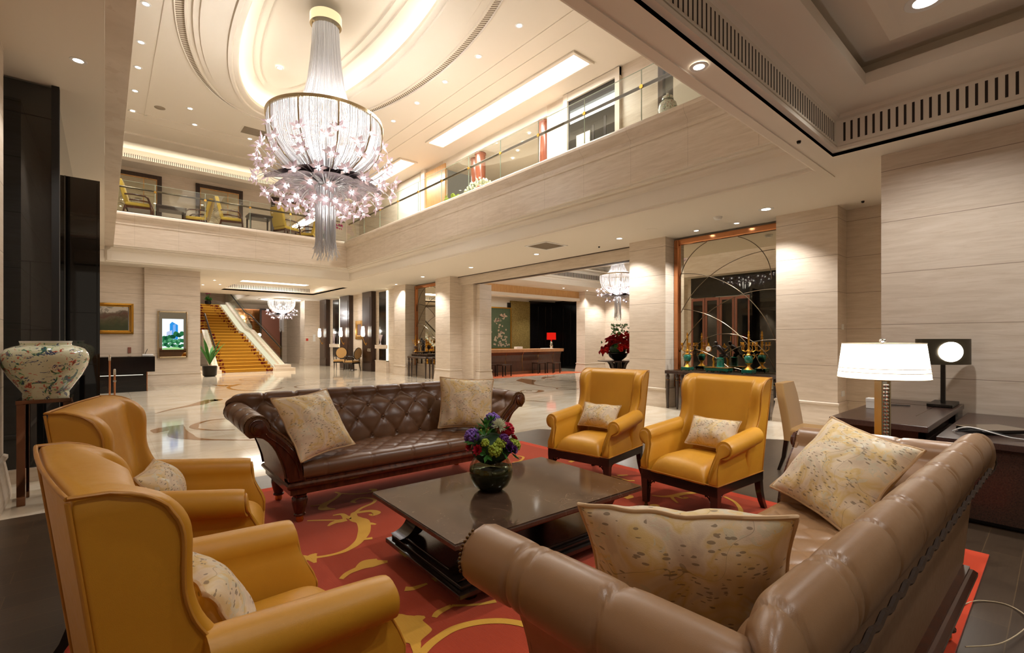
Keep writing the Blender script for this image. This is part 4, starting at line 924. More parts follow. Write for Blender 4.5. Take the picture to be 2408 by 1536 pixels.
def chandelier(name, loc, label, skirt=True, sc=1.0, lite=False):
    t = empty(name, loc, 0, label, 'chandelier'); rnd = random.Random(3)
    if skirt:
        MB().lathe([(.0,2.2),(.31,2.2),(.31,2.0),(.27,2.0),(.27,2.05),(.0,2.05)], n=40).build('canopy', M['satin'], t, smooth=40)
        m = MB(); strands(m, SKIRT, 70 if lite else 190, .007, rnd); strands(m, [(r*.93,z) for r,z in SKIRT[:6]], 60, .007, rnd); o = m.build('crystal_skirt', M['crystal'], t, smooth=180); o['kind'] = 'stuff'
    m = MB(); strands(m, BOWL, 110 if lite else 300, .0085, rnd); strands(m, [(r*.96,z) for r,z in BOWL], 60 if lite else 160, .009, rnd); o = m.build('crystal_bowl', M['crystal'], t, smooth=180); o['kind'] = 'stuff'
    MB().lathe([(1.095,-.03),(1.135,-.03),(1.135,.035),(1.095,.035),(1.095,-.03)], n=64, cap=False).build('rim', M['satin'], t, smooth=40)
    for k in range(10):
        a = 2*PI*(k+.28)/10
        MB().tube([((r+.02)*cos(a), (r+.02)*sin(a), z) for r, z in RIBP], .014, 6).build('rib', M['satin'], t, smooth=60)
    tp = MB()
    for i in range(50 if lite else 110):
        a = rnd.uniform(0,2*PI); r = .2*math.sqrt(rnd.uniform(.25,1)); L = rnd.uniform(1.15,1.5); b = rnd.uniform(-.3,1)*.1
        p = [(r*cos(a), r*sin(a), -1.3), (r*1.02*cos(a), r*1.02*sin(a), -1.9), (r*cos(a), r*sin(a), -1.36-L*.75), ((r+b*.4)*cos(a), (r+b*.4)*sin(a), -1.36-L*.92), ((r+b)*cos(a+.2), (r+b)*sin(a+.2), -1.36-L)]
        tp.tube(p, .0085, 3, False)
    o = tp.build('tassel', M['crystal'], t, smooth=180); o['kind'] = 'stuff'
    # mauve glass leaves under the bowl
    for k in range(16):
        a = 2*PI*(k+.5)/16; a_ = a; m = MB()
        def leaf(u, v, a=a, k=k):
            r = lerp(.15, 1.14 if k % 2 else 1.0, u); wd = .34*sin(PI*min(1,u*.8+.12))*(1 if u < .85 else 1-.6*(u-.85)/.15*(1-abs(2*v-1)))
            z = -1.24 + .10*sin(u*2.4)*(1 if k % 2 else .2) - .16*u*u + .03*abs(2*v-1)
            x, y = r, (2*v-1)*wd
            return (x*cos(a)-y*sin(a), x*sin(a)+y*cos(a), z)
        m.grid(leaf, 12, 7); m.build('glass_leaf', M['mauve'], t, smooth=180)
    proto = None
    RINGS = [(13,1.2,-.95,.06),(12,1.15,-1.28,.06),(9,.78,-1.58,.05)] if lite else [(11,1.16,-.50,.12),(15,1.26,-.76,.08),(17,1.32,-1.05,.07),(17,1.26,-1.36,.06),(17,1.05,-1.62,.06),(13,.74,-1.74,.05),(10,.40,-1.72,.03)]
    for q, (n, R, Z, jz) in enumerate(RINGS):
        for i in range(n):
            a = 2*PI*(i+.5*(q % 2))/n + rnd.uniform(-.06,.06); r = R*rnd.uniform(.93,1.05); z = Z+rnd.uniform(-jz,jz)
            d = Vector((cos(a), sin(a), 0)); s0 = Vector((.17*cos(a), .17*sin(a), -1.33)); e = Vector((r*cos(a), r*sin(a), z))
            c1 = s0 + d*r*.45 + Vector((0,0,.08)); c2 = e - d*.18*r + Vector((0,0,-.25 if q < 3 else .25)); pts = []
            for k in range(9):
                u = k/8; pts.append(s0*(1-u)**3+c1*3*u*(1-u)**2+c2*3*u*u*(1-u)+e*u**3)
            MB().tube(pts, [.013-.006*k/8 for k in range(9)], 5, False).build('stem', M['crystal'], t, smooth=180)
            if proto is None:
                proto = MB(); proto.v = list(FM.v); proto.f = list(FM.f); proto.m = list(FM.m); f = proto.build('crystal_flower', [M['crystal_p'], M['bulb']], t); proto = f
            else:
                f = proto.copy(); C.objects.link(f); f.parent = t
            nd = (d*1.2+Vector((0,0,(.9 if q < 2 else .1 if q < 4 else -.8)))+Vector((rnd.uniform(-.5,.5), rnd.uniform(-.5,.5), rnd.uniform(-.4,.4)))).normalized()
            f.location = e; f.rotation_euler = nd.to_track_quat('Z','Y').to_euler()
    for i in range(9):
        a = 2*PI*i/9; MB().ball((.33*cos(a), .33*sin(a), -.45-.12*(i % 3)), .055, 10, 8).build('bulb', M['bulb'], t, smooth=180)
    t.scale = (sc, sc, sc); return t
CH = (3.48, 9.98, 5.95)
main_ch = chandelier('chandelier', CH, 'large crystal chandelier with flared strand skirt hanging in the middle of the atrium')
ch2 = chandelier('chandelier', (13.1,9.8,3.62), 'smaller crystal chandelier glowing above the red flowers in the reception hall', True, .54, True)
ch3 = chandelier('chandelier', (7.35,27.9,3.62), 'small flush crystal chandelier under a round ceiling recess by the far staircase', False, .62, True)
t = empty('ceiling_light', (7.4,28.2,3.66), 0, 'round glowing ceiling recess above the far small chandelier', 'ceiling light'); MB().lathe([(.0,-.012),(1.0,-.012),(1.0,0),(.0,0)], n=48).build('diffuser', M['panel_l'], t); MB().lathe([(1.0,-.02),(1.1,-.02),(1.1,0),(1.0,0),(1.0,-.02)], n=48, cap=False).build('frame', M['paint'], t)

# ------------------------------------------------------------------ recessed downlights and ceiling fittings
def downlight(loc, label, r=.06, power=60, ang=110, group=None, glow=True, sp=True):
    t = empty('downlight', loc, 0, label, 'downlight', group)
    MB().lathe([(r*.72,.0),(r*.72,-.004),(r*1.15,-.006),(r*1.2,.0)], n=20, cap=False).build('trim_ring', M['white'], t, smooth=40)
    MB().lathe([(.0,-.002),(r*.72,-.002),(r*.72,.0),(.0,.0)], n=20).build('lamp', M['lamp'], t)
    if sp and power: spot('spot', (loc[0],loc[1],loc[2]-.03), power*2.0, ang, NEUT)
    return t
ORD = ['nearest','second','third','fourth','fifth','sixth','seventh']
for i, y in enumerate((7.3,8.7,10.1,11.5,12.9)): downlight((6.46,y,ZT), ORD[i]+' downlight of the row along the right side of the high ceiling', .075, 130, 100)
for i, y in enumerate((11.5,13.05,14.3,15.7,17.1)): downlight((.6,y,ZT), ORD[i]+' downlight of the row along the left side of the high ceiling', .075, 90, 100)
for (x, y), s in (((1.81,15.9),'beside the round ceiling speaker'),((2.05,17.0),'near the ceiling moulding'),((3.54,17.05),'just past the ceiling grille')): downlight((x,y,ZT), 'downlight at the far end of the high ceiling '+s, .075, 60, 100)
downlight((3.35,12.9,ZT+.40), 'downlight inside the glowing oval dome of the high ceiling', .075, 40)
for (x, y), s, r in (((8.5,3.3),'biggest in the low ceiling, by the pillar right of the mirror',.10),((9.1,4.06),'above the right part of the near mirror',.06),((9.1,4.87),'above the left part of the near mirror',.06),((8.53,6.34),'over the gap left of the near mirror',.08),((8.47,8.9),'between the square grille and the portal lintel',.08),((8.5,11.83),'above the far portal pillar',.08),((8.48,14.7),'in front of the far mirror',.08),((8.83,17.4),'beside the farthest stone pillar',.06)):
    downlight((x,y,ZC), 'downlight '+s, r, 95, 110)
downlight((3.63,1.92,ZC-.012), 'downlight in the beam across the front of the seating area', .06, 60)
downlight((5.5,.8,4.44), 'large bright downlight in the coffered ceiling above the desk', .13, 120, 120)
downlight((-.19,6.1,ZL), 'small downlight in the low ceiling above the porcelain jar', .055, 45, 90)
for i, (x, y) in enumerate(((.6,20.2),(2.3,20.4),(4.0,20.4))): downlight((x,y,ZT+.28), ORD[i]+' downlight from the left in the bright lounge ceiling upstairs', .08, 30)
for i, (x, y) in enumerate(((3.1,20.6),(3.5,22.0),(3.0,22.6),(3.9,29.),(5.0,29.))): downlight((x,y,ZC if y < 26 else 5.4), ['first','second','third','fourth','fifth'][i]+' tiny downlight counted from the left above the staircase', .05, 80)
for i, (x, y) in enumerate(((10.6,13.6),(14.5,13.6),(16.0,13.6))): downlight((x,y,3.6), ['leftmost','middle','rightmost'][i]+' of three downlights in front of the honey-coloured beam in the reception', .05, 60)
downlight((15.6,15.9,3.42), 'downlight over the right end of the reception counter', .05, 60); downlight((16.9,13.2,3.6), 'downlight washing the reception pillar', .05, 90)
for i,(x,y) in enumerate(((9.6,10.4),(9.9,11.0),(10.2,11.6),(10.5,12.2))): downlight((x,y,7.6), ORD[i]+' of four small downlights behind the glass between the upstairs wooden columns', .05, 25)
# unseen lamps further along the same rows, over the seating and behind
for x, y in ((1.2,-.9),(3.4,-.9),(5.6,-1.4),(1.2,.9)): spot('spot', (x,y,4.40), 85, 120, NEUT)
def plate(name, loc, r, mat, label, cat, h=.03):
    o = MB().lathe([(.0,0),(r,0),(r,-h*.4),(r*.7,-h),(.0,-h)], n=20).build(name, M[mat], None, smooth=40); o.location = loc; return tag(o, label, cat)
plate('smoke_detector', (8.37,4.07,ZC), .075, 'white', 'white smoke detector on the low ceiling in front of the mirror', 'smoke detector', .05)
plate('ceiling_speaker', (8.33,5.4,ZC), .11, 'paint', 'flat round speaker in the low ceiling left of the smoke detector', 'speaker', .008)
plate('ceiling_speaker', (1.165,16.4,ZT), .13, 'grille', 'round grey speaker in the far left of the high ceiling', 'speaker', .008)
plate('smoke_detector', (7.15,5.75,ZT), .1, 'paint', 'round detector on the high ceiling at the beam end of the long light panel', 'smoke detector', .04)
for (x, y, z), s in (((5.86,1.93,ZC),'on the beam left of the vent corner'),((9.17,2.1,ZC),'on the low ceiling in the recess by the right wall'),((8.9,7.2,ZC),'on the low ceiling above the portal')):
    plate('sprinkler', (x,y,z), .022, 'darkmetal', 'small dark sprinkler head '+s, 'sprinkler', .03)
t = empty('ceiling_grille', (7.88,7.95,ZC), 0, 'square grey air grille in the low ceiling before the portal', 'air grille'); f = MB(); f.box((-.36,-.36,-.012), (.36,-.31,0)); f.box((-.36,.31,-.012), (.36,.36,0)); f.box((-.36,-.31,-.012), (-.31,.31,0)); f.box((.31,-.31,-.012), (.36,.31,0)); f.build('frame', M['white'], t)
f = MB().box((-.31,-.31,-.004), (.31,.31,0))
for i in range(16): f.box((-.31,-.30+i*.039,-.010), (.31,-.285+i*.039,-.004))
f.build('louvre', M['grille'], t)
t = empty('ceiling_grille', (3.75,16.4,ZT), 0, 'dark rectangular air grille in the high ceiling beside the chandelier', 'air grille'); f = MB().box((-.55,-.28,-.006), (.55,.28,0))
for i in range(12): f.box((-.54,-.27+i*.046,-.012), (.54,-.25+i*.046,-.006))
f.build('louvre', M['grille'], t); MB().box((-.6,-.33,-.004), (.6,.33,0)).build('frame', M['paint'], t)

# ------------------------------------------------------------------ glass balustrades on the balcony
t = empty('glass_balustrade', (6.86,0,0), 0, 'frameless glass balustrade with dark handrail along the right-hand balcony', 'balustrade')
ys = [2.15,3.395]+[4.645+1.25*k for k in range(10)]+[17.42]
for a, b in zip(ys, ys[1:]): MB().box((-.008,a+.006,5.1), (.004,b-.006,6.0)).build('glass_panel', M['glass'], t)
e = MB()
for y in ys[1:-1]: e.box((-.009,y-.006,5.1), (.005,y+.006,6.0))
e.box((-.009,2.15,5.995), (.005,17.42,6.002)); e.build('glass_edge', M['glass_edge'], t)
MB().tube([(.07,2.15,5.75),(.07,17.42,5.75)], .028, 10).build('handrail', M['bronze'], t, smooth=60)
for y in ys[1:-1]:
    q = MB().lathe([(.0,0),(.035,0),(.035,.012),(.0,.012)], n=14); q.xf(Matrix.Translation((-.02,y,5.71))@Matrix.Rotation(PI/2,4,'Y')); q.tube([(0,y,5.71),(.07,y,5.74)], .01, 6); q.build('clamp', M['brass'], t)
MB().box((-.03,2.15,5.098), (.05,17.42,5.108)).build('channel', M['bronze'], t)
t = empty('glass_balustrade', (0,17.46,0), 0, 'frameless glass balustrade with dark handrail in front of the far upstairs lounge', 'balustrade')
xs = [.25]+[1.13+1.25*k for k in range(5)]+[6.84]
for a, b in zip(xs, xs[1:]): MB().box((a+.006,-.004,5.1), (b-.006,.008,6.0)).build('glass_panel', M['glass'], t)
e = MB()
for x in xs[1:-1]: e.box((x-.005,-.005,5.1), (x+.005,.009,6.0))
e.box((.25,-.005,5.995), (6.84,.009,6.0)); e.build('glass_edge', M['glass_edge'], t)
MB().tube([(.25,.07,5.83),(6.8,.07,5.83)], .028, 10).build('handrail', M['bronze'], t, smooth=60)
for x in xs[1:-1]:
    q = MB().lathe([(.0,0),(.035,0),(.035,.012),(.0,.012)], n=14); q.xf(Matrix.Translation((x,-.02,5.79))@Matrix.Rotation(-PI/2,4,'X')); q.tube([(x,0,5.79),(x,.07,5.82)], .01, 6); q.build('clamp', M['brass'], t)
MB().box((.2,-.05,5.098), (6.84,.03,5.108)).build('channel', M['bronze'], t)

# ------------------------------------------------------------------ upstairs lounge
def lounge_chair():
    t = empty('lounge_armchair'); F = M['yellowfab']; W_ = M['mahog']
    rbox(MB(), (-.30,-.29,.34), (.31,.29,.46), .04).build('seat', F, t, smooth=50)
    m = MB(); rings = []
    for k in range(9):
        z = .44+k*.085; x = -.27-.16*(k/8); w_ = .29-.05*max(0,(k-6)/2)
        rings.append([(x-.05,-w_,z),(x+.06,-w_,z),(x+.06,w_,z),(x-.05,w_,z)])
    m.loft(rings).build('backrest', F, t, smooth=30, bev=.02)
    for s in (-1,1):
        MB().tube([(-.30,s*.33,.66),(-.1,s*.33,.675),(.18,s*.34,.655),(.25,s*.34,.60),(.31,s*.33,.42),(.33,s*.32,.2),(.31,s*.31,0)], .026, 8).build('armrest', W_, t, smooth=60)
        MB().tube([(-.28,s*.29,.36),(-.33,s*.29,.15),(-.40,s*.29,0)], .024, 8).build('leg', W_, t, smooth=60)
    m = MB(); m.box((-.3,-.3,.28), (.31,.3,.345)); m.build('seat_frame', W_, t); return t
lc = lounge_chair(); LG = 'yellow armchairs in the upstairs lounge'
LP = [((.78,18.15,ZU), -8, 'yellow wooden-armed chair at the far left end of the upstairs lounge'),((2.35,18.9,ZU), 165, 'yellow lounge armchair turned left, below the middle dark frame upstairs'),((3.25,18.3,ZU), -12, 'yellow lounge armchair just left of the dark side table upstairs'),((5.0,18.4,ZU), 25, 'yellow lounge armchair just right of the dark side table upstairs'),((5.9,19.0,ZU), 150, 'rightmost yellow lounge armchair upstairs, partly behind the chandelier')]
for i, (p, r, lab) in enumerate(LP):
    if i == 0: lc.location = p; lc.rotation_euler = (0,0,math.radians(r)); tag(lc, lab, 'armchair', LG)
    else: dup(lc, p, r, lab)
def simple_table(name, loc, sx, sy, h, mat, label, cat='side table'):
    t = empty(name, loc, 0, label, cat); MB().box((-sx/2,-sy/2,h-.05), (sx/2,sy/2,h)).build('tabletop', mat, t, bev=.006)
    MB().box((-sx/2+.03,-sy/2+.03,h-.12), (sx/2-.03,sy/2-.03,h-.05)).build('apron', mat, t)
    for a in (-1,1):
        for b in (-1,1):
            x, y = a*(sx/2-.05), b*(sy/2-.05); MB().loft([[(x-r,y-r,z),(x+r,y-r,z),(x+r,y+r,z),(x-r,y+r,z)] for r, z in ((.018,0),(.025,h-.12))]).build('leg', mat, t)
    return t
simple_table('side_table', (4.1,18.35,ZU), .75, .6, .72, M['panel'], 'dark square side table between yellow armchairs upstairs')
simple_table('side_table', (1.62,18.85,ZU), .8, .6, .66, M['panel'], 'long dark console behind the glass at the left of the upstairs lounge')
for i, (x0, x1) in enumerate(((-.3,1.62),(2.68,4.3),(5.38,6.9))):
    t = empty('framed_mirror', ((x0+x1)/2,22,ZU), 0, ['leftmost','middle','rightmost'][i]+' of the three tall dark-framed mirrors on the upstairs lounge wall', 'mirror', None); h = (x1-x0)/2
    MB().box((-h+.16,-.03,.05), (h-.16,-.01,2.32)).build('glass', M['mirror'], t); f = MB()
    f.box((-h,-.07,0), (-h+.14,0,2.48)); f.box((h-.14,-.07,0), (h,0,2.48)); f.box((-h+.14,-.07,2.34), (h-.14,0,2.48)); f.build('frame', M['panel'], t, bev=.006)
    f = MB(); f.box((-h+.14,-.05,.03), (-h+.17,0,2.34)); f.box((h-.17,-.05,.03), (h-.14,0,2.34)); f.box((-h+.17,-.05,2.30), (h-.17,0,2.34)); f.box((h-.55,-.035,.05), (h-.52,-.02,2.3)); f.build('inner_frame', M['honey'], t)
    a = MB()
    for k, (cx_, cz_, r) in enumerate(((-.3,1.05,.28),(.05,.75,.34),(.3,1.15,.24),(-.1,1.4,.2))):
        a.tube([(cx_+r*(1-.5*q/24)*cos(q*.42), -.04, cz_+r*(1-.5*q/24)*sin(q*.42)) for q in range(25)], .02, 5)
    a.build('scrollwork', M['creamfab'], t, smooth=60)
def orchid(loc, label, pot, petals, h, seed, n=6, leafm='leaf'):
    t = empty('potted_orchid', loc, 0, label, 'orchid'); r_ = random.Random(seed)
    MB().lathe([(.10,0),(.14,.02),(.16,.12),(.14,.2),(.12,.2),(.10,.12)], n=20).build('pot', pot, t, smooth=50)
    m = MB(); fl = MB()
    for i in range(n):
        a = r_.uniform(0,2*PI); b = .25+.25*r_.random(); pts = [Vector((.03*cos(a),.03*sin(a),.18)), Vector((.08*cos(a),.08*sin(a),h*.6)), Vector((b*.6*cos(a),b*.6*sin(a),h)), Vector((b*1.3*cos(a),b*1.3*sin(a),h*.92))]
        m.tube(pts, .006, 5)
        for k in range(9):
            u = k/8; p = pts[1].lerp(pts[2], min(1,u*2)) if u < .5 else pts[2].lerp(pts[3], u*2-1)
            bloom(fl, p+Vector((r_.uniform(-.03,.03), r_.uniform(-.03,.03), r_.uniform(-.02,.03))), (cos(a), sin(a)-.6, .2), .05, 'rose', r_)
    m.build('stem', PM['leaf'], t); fl.build('blossom', PM[petals], t); m = MB()
    for i in range(7): bloom(m, (0,0,.2), (r_.uniform(-1,1), r_.uniform(-1,1), 1.2), .2, 'leaf', r_)
    m.build('foliage', PM[leafm], t); return t
orchid((6.35,18.0,ZU), 'magenta orchid in a dark pot near the far balcony corner upstairs', M['darkmetal'], 'magenta', .7, 3)
# behind the right balcony
for i, (y, lab) in enumerate(((9.6,'reddish wooden column upstairs just left of the white wall panel'),(9.33,'reddish wooden column upstairs half hidden by the wall panel'),(12.62,'right-hand of the paired reddish wooden columns further along the balcony'),(13.1,'left-hand of the paired reddish wooden columns further along the balcony'))):
    o = MB().lathe([(.2,0),(.2,.1),(.17,.12),(.17,2.5),(.19,2.52),(.19,2.6)], n=28).build('wood_column', M['redwood'], None, smooth=40); o.location = ((9.62 if i % 2 else 9.45),y,ZU); tag(o, lab, 'column', 'wooden columns upstairs')
sbox('ceiling_niche', (9.25,9.3,7.62), (11.7,14.6,ZT+.1), M['paint'])
o = MB()
r_ = random.Random(9)
t = empty('flower_arrangement', (8.75,10.9,ZU), 0, 'arching spray of white blossom behind the glass balustrade upstairs', 'flowers'); m = MB(); s_ = MB(); MB().lathe([(.1,0),(.16,.05),(.17,.25),(.12,.4)], n=18).build('vase', M['white'], t, smooth=60)
for i in range(5):
    a = PI+.6*(i-2)*.5; pts = [Vector((.05*i-.1,0,.38)), Vector((-.1,.2*(i-2)*.3,.9)), Vector((-.3,.35+.12*i,1.15)), Vector((-.4,.75+.1*i,.85))]
    s_.tube(pts, .008, 5)
    for k in range(30):
        u = k/29; p = pts[1].lerp(pts[2], min(1,u*2)) if u < .5 else pts[2].lerp(pts[3], u*2-1); m.ball(p+Vector((r_.uniform(-.05,.05), r_.uniform(-.05,.05), r_.uniform(-.04,.05))), .035, 6, 4)
m.build('blossom', PM['white'], t, smooth=180); s_.build('stem', PM['leaf'], t)
t = empty('potted_plant', (7.9,11.9,ZU), 0, 'pale green leafy plant behind the glass, left of the white blossom upstairs', 'plant'); m = MB()
MB().lathe([(.12,0),(.17,.04),(.18,.25),(.15,.25)], n=18).build('pot', M['creamfab'], t, smooth=60)
for i in range(26): bloom(m, (r_.uniform(-.2,.2), r_.uniform(-.25,.25), .3+r_.random()*.35), (r_.uniform(-1,1), r_.uniform(-1,1), 1), .08, 'cluster' if i % 3 else 'leaf', r_)
m.build('foliage', PM['lime'], t)
def porcelain(name, c0, sc):
    q = NT(name); p = q.obj(); z = q.sep(p)[2]
    a = q.noise(p, sc, 3, .62, 1.2); b = q.noise(q.mapv(p, (1,1,1.3), (3,1,7)), sc*1.25, 4, .6, 2.0); c = q.noise(q.mapv(p, (1,1,1.4), (8,4,2)), sc*1.1, 3, .6, 1.0); d = q.noise(q.mapv(p, (1,1,1), (1,9,3)), sc*2.6, 3, .6, .6)
    col = q.mix(q.math('GREATER_THAN', a, .585), c0, q.ramp(a, [(.585, lin(190,208,160)), (.62, lin(70,130,92)), (.66, lin(34,86,96)), (.70, lin(30,52,98))]))
    col = q.mix(q.math('GREATER_THAN', b, .60), col, q.ramp(b, [(.6, lin(204,92,60)), (.64, lin(178,54,34)), (.7, lin(120,64,40))]))
    col = q.mix(q.math('MULTIPLY', q.math('GREATER_THAN', c, .60), q.math('LESS_THAN', c, .64)), col, lin(36,62,104))
    col = q.mix(q.math('MULTIPLY', q.math('GREATER_THAN', d, .66), .8), col, lin(60,80,50))
    q.bsdf(Base_Color=col, Roughness=.12, Specular_IOR_Level=.6, Coat_Weight=.4); return q.mat
M['porcelain'] = porcelain('painted_porcelain', lin(214,218,190), 9)
M['porcelain_b'] = porcelain('painted_porcelain_small', lin(222,224,214), 16)
t = empty('jar_pedestal', (8.55,5.18,ZU), 0, 'plain pedestal under the lidded jar behind the balcony parapet', 'pedestal'); MB().box((-.2,-.2,0), (.2,.2,.56)).build('block', M['panel'], t); MB().box((-.23,-.23,.56), (.23,.23,.6)).build('slab', M['panel'], t)
t = empty('ginger_jar', (8.55,5.18,ZU+.6), 0, 'lidded porcelain ginger jar on the upstairs balcony by the right end of the balustrade', 'jar')
MB().lathe([(.0,0),(.10,0),(.12,.12),(.17,.30),(.19,.42),(.165,.52),(.10,.58),(.09,.60),(.0,.60)], n=32).build('body', M['porcelain_b'], t, smooth=60); MB().lathe([(.115,.59),(.115,.61),(.10,.66),(.04,.70),(.02,.71),(.03,.73),(.0,.75)], n=24, cap=False).build('lid', M['porcelain_b'], t, smooth=60)

# ------------------------------------------------------------------ porcelain jar on its stand, left
t = empty('jar_stand', (-.405,6.08,0), 0, 'tall polished bronze pedestal stand under the big porcelain jar', 'pedestal')
MB().box((-.18,-.18,.885), (.18,.18,.92)).build('stand_top', M['darkcopper'], t, bev=.004)
for a in (-1,1):
    for b in (-1,1): MB().box((a*.175-.028,b*.175-.028,0) if 0 else (min(a*.175,a*.12),min(b*.175,b*.12),0), (max(a*.175,a*.12),max(b*.175,b*.12),.885)).build('leg', M['darkcopper'], t, bev=.003)
t = empty('porcelain_jar', (-.405,6.08,.92), 0, 'large colourful Chinese porcelain jar painted with dragons, deer and trees', 'jar')
MB().lathe([(.0,.0),(.155,.0),(.158,.03),(.155,.05),(.185,.10),(.245,.20),(.285,.29),(.297,.35),(.290,.40),(.262,.445),(.22,.468),(.178,.478),(.172,.485),(.172,.51)], n=64, cap=False).build('body', M['porcelain'], t, smooth=60)
MB().lathe([(.172,.50),(.176,.512),(.176,.518),(.158,.518),(.155,.47)], n=48, cap=False).build('rim', M['white'], t, smooth=60)
# ------------------------------------------------------------------ desk corner on the right
t = empty('writing_desk', (5.95,1.06,0), 0, 'dark wood writing desk by the right wall behind the taupe sofa', 'desk')
m = MB().box((-.98,-.35,.705), (1.08,.33,.755)); m.build('desktop', M['deskwood'], t, bev=.004)
MB().box((-.35,-.18,.755), (.62,-.175,.757)).box((.62,-.20,.755), (.626,.30,.757)).build('inlay_line', M['black'], t)
MB().box((-.72,-.29,.06), (1.02,-.25,.705)).build('modesty_panel', M['deskwood'], t)
MB().box((-.62,-.30,.2), (.9,-.29,.60)).build('panel_field', M['deskwood'], t, bev=.01)
for a in (-.72,.98): MB().box((a,-.29,0), (a+.05,.29,.705)).build('side_panel', M['deskwood'], t)
MB().box((.55,-.34,.60), (1.06,-.28,.70)).build('drawer', M['black'], t)
t = empty('desk_return', (6.25,.30,0), 0, 'lower dark wood side cabinet joined to the near side of the desk', 'cabinet')
MB().box((-1.15,-1.6,.62), (.75,.38,.67)).build('cabinet_top', M['deskwood'], t, bev=.004); MB().box((-1.10,-1.55,.05), (.72,.36,.62)).build('body', M['wenge'], t); MB().box((-1.04,-1.5,0), (.7,.3,.05)).build('plinth', M['black'], t)
t = empty('laptop', (5.66,.40,.67), 0, 'closed silver and black laptop on the low cabinet beside the desk', 'laptop'); t.rotation_euler = (0,0,math.radians(-38))
MB().box((-.19,-.13,.01), (.19,.13,.034)).build('base', M['black'], t, bev=.008); MB().box((-.19,-.13,.035), (.19,.13,.046)).build('lid', M['chrome'], t, bev=.004); MB().box((-.21,-.09,0),(-.19,.09,.03)).build('battery', M['blackmatte'], t)
def cable(pts, mat, label, name='cable', r=.005):
    q = [Vector(p) for p in pts]; out = []
    for i in range(len(q)-1):
        p0, p1, p2, p3 = q[max(i-1,0)], q[i], q[i+1], q[min(i+2,len(q)-1)]
        for k in range(8):
            u = k/8; out.append(.5*((2*p1)+(p2-p0)*u+(2*p0-5*p1+4*p2-p3)*u*u+(3*p1-p0-3*p2+p3)*u**3))
    out.append(q[-1]); return tag(MB().tube(out, r, 6).build(name, mat, None, smooth=60), label, 'cable')
cable([(5.40,.60,.68),(5.36,.42,.72),(5.38,.22,.68),(5.52,.13,.677),(5.68,.1,.677),(5.75,-.03,.677),(5.95,-.13,.677)], M['blackmatte'], 'tangled black cable lying in front of the laptop')
cable([(5.44,.62,.68),(5.33,.5,.74),(5.34,.28,.69),(5.42,.12,.677)], M['white'], 'white cable looping over the end of the laptop')
cable([(3.02,.30,.03),(3.2,.19,.028),(3.55,.12,.022),(3.72,.20,.009),(3.66,.31,.01),(3.5,.36,.022)], M['creamfab'], 'thin white cord looping out on the floor behind the taupe sofa', 'cable', .003)
t = empty('table_lamp', (6.72,.84,.758), 0, 'desk lamp with dark oval shade and a round pierced glowing window', 'lamp')
MB().box((-.24,-.10,0), (.24,.10,.03)).build('base', M['darkmetal'], t, bev=.004); MB().box((-.025,-.018,.03), (.025,.018,.46)).build('column', M['darkmetal'], t)
rot = Matrix.Rotation(math.radians(-41),4,'Z')
m = MB().loft([[(.285*cos(2*PI*i/40), .09*sin(2*PI*i/40), z) for i in range(40)] for z in (.43,.70)], True, True, True); m.xf(rot); m.build('shade', plain('dark_bronze_shade', lin(74,66,50), .4, .5), t, smooth=40)
def oval(r, y, z=.565, n=40): return [(r*cos(2*PI*i/n), y, z+r*.82*sin(2*PI*i/n)) for i in range(n)]
m = MB().loft([oval(.125,-.085), oval(.125,-.094)]); m.xf(rot); m.build('glowing_window', M['lamp'], t)
m = MB()
for i in range(4):
    a = PI/2*i
    for da, r0, r1 in ((-.18,.075,.05),(.18,.075,.05),(-.18,.075,.095),(.18,.075,.095)): m.tube([(r0*cos(a+da), -.096, .565+.82*r0*sin(a+da)), (r1*cos(a), -.096, .565+.82*r1*sin(a))], .0025, 4)
    a += PI/4
    for dx, dz in ((.012,0),(0,.012),(-.012,0),(0,-.012)): m.tube([(.10*cos(a)+dx, -.096, .565+.082*sin(a)+dz), (.10*cos(a)-dz*1.5, -.096, .565+.082*sin(a)+dx*1.5)], .0022, 4)
m.xf(rot); m.build('fretwork', M['darkmetal'], t)['kind'] = 'stuff'
cable([(6.36,1.05,.762),(6.3,1.2,.762),(6.15,1.27,.762),(6.02,1.26,.764)], M['blackmatte'], 'black lamp cord with an inline switch on the desk')
t = empty('card_box', (5.92,1.28,.755), 0, 'small white card box on the desk behind the crystal lamp', 'box'); MB().box((-.05,-.04,0), (.05,.04,.10)).build('body', M['white'], t, bev=.004); MB().box((-.052,-.042,.07), (.052,.042,.102)).build('lid', M['white'], t, bev=.004)
# crystal-column lamp on a small round table between the sofa and the desk
t = empty('lamp_table', (4.12,.83,.019), 0, 'small dark round table hidden behind the taupe sofa arm, carrying the white lamp', 'side table')
MB().lathe([(.0,.52),(.24,.52),(.25,.535),(.24,.55),(.0,.55)], n=32).build('tabletop', M['wenge'], t, smooth=40); MB().lathe([(.17,0),(.17,.02),(.04,.05),(.03,.3),(.05,.52)], n=20).build('pedestal', M['wenge'], t, smooth=40)
t = empty('table_lamp', (4.12,.83,.569), -38, 'big lit lamp with white drum shade on a crystal-faced column behind the sofa arm', 'lamp')
MB().box((-.12,-.10,0), (.12,.10,.025)).build('base', M['chrome'], t, bev=.003)
m = MB().box((-.034,-.032,.025), (-.024,.032,.60)); m.box((.024,-.032,.025), (.034,.032,.60)); m.box((-.034,-.032,.59), (.034,.032,.61)); m.build('column_frame', M['satin'], t, bev=.002)
m = MB(); r_ = random.Random(2)
for i in range(22):
    for j in range(2):
        m.ball((-.011+.022*j, -.026, .04+i*.025), .0125, 6, 4, (.0125,.010,.0125))
m.box((-.024,-.02,.03), (.024,.02,.59)); m.build('crystals', M['chrome'], t, smooth=20)
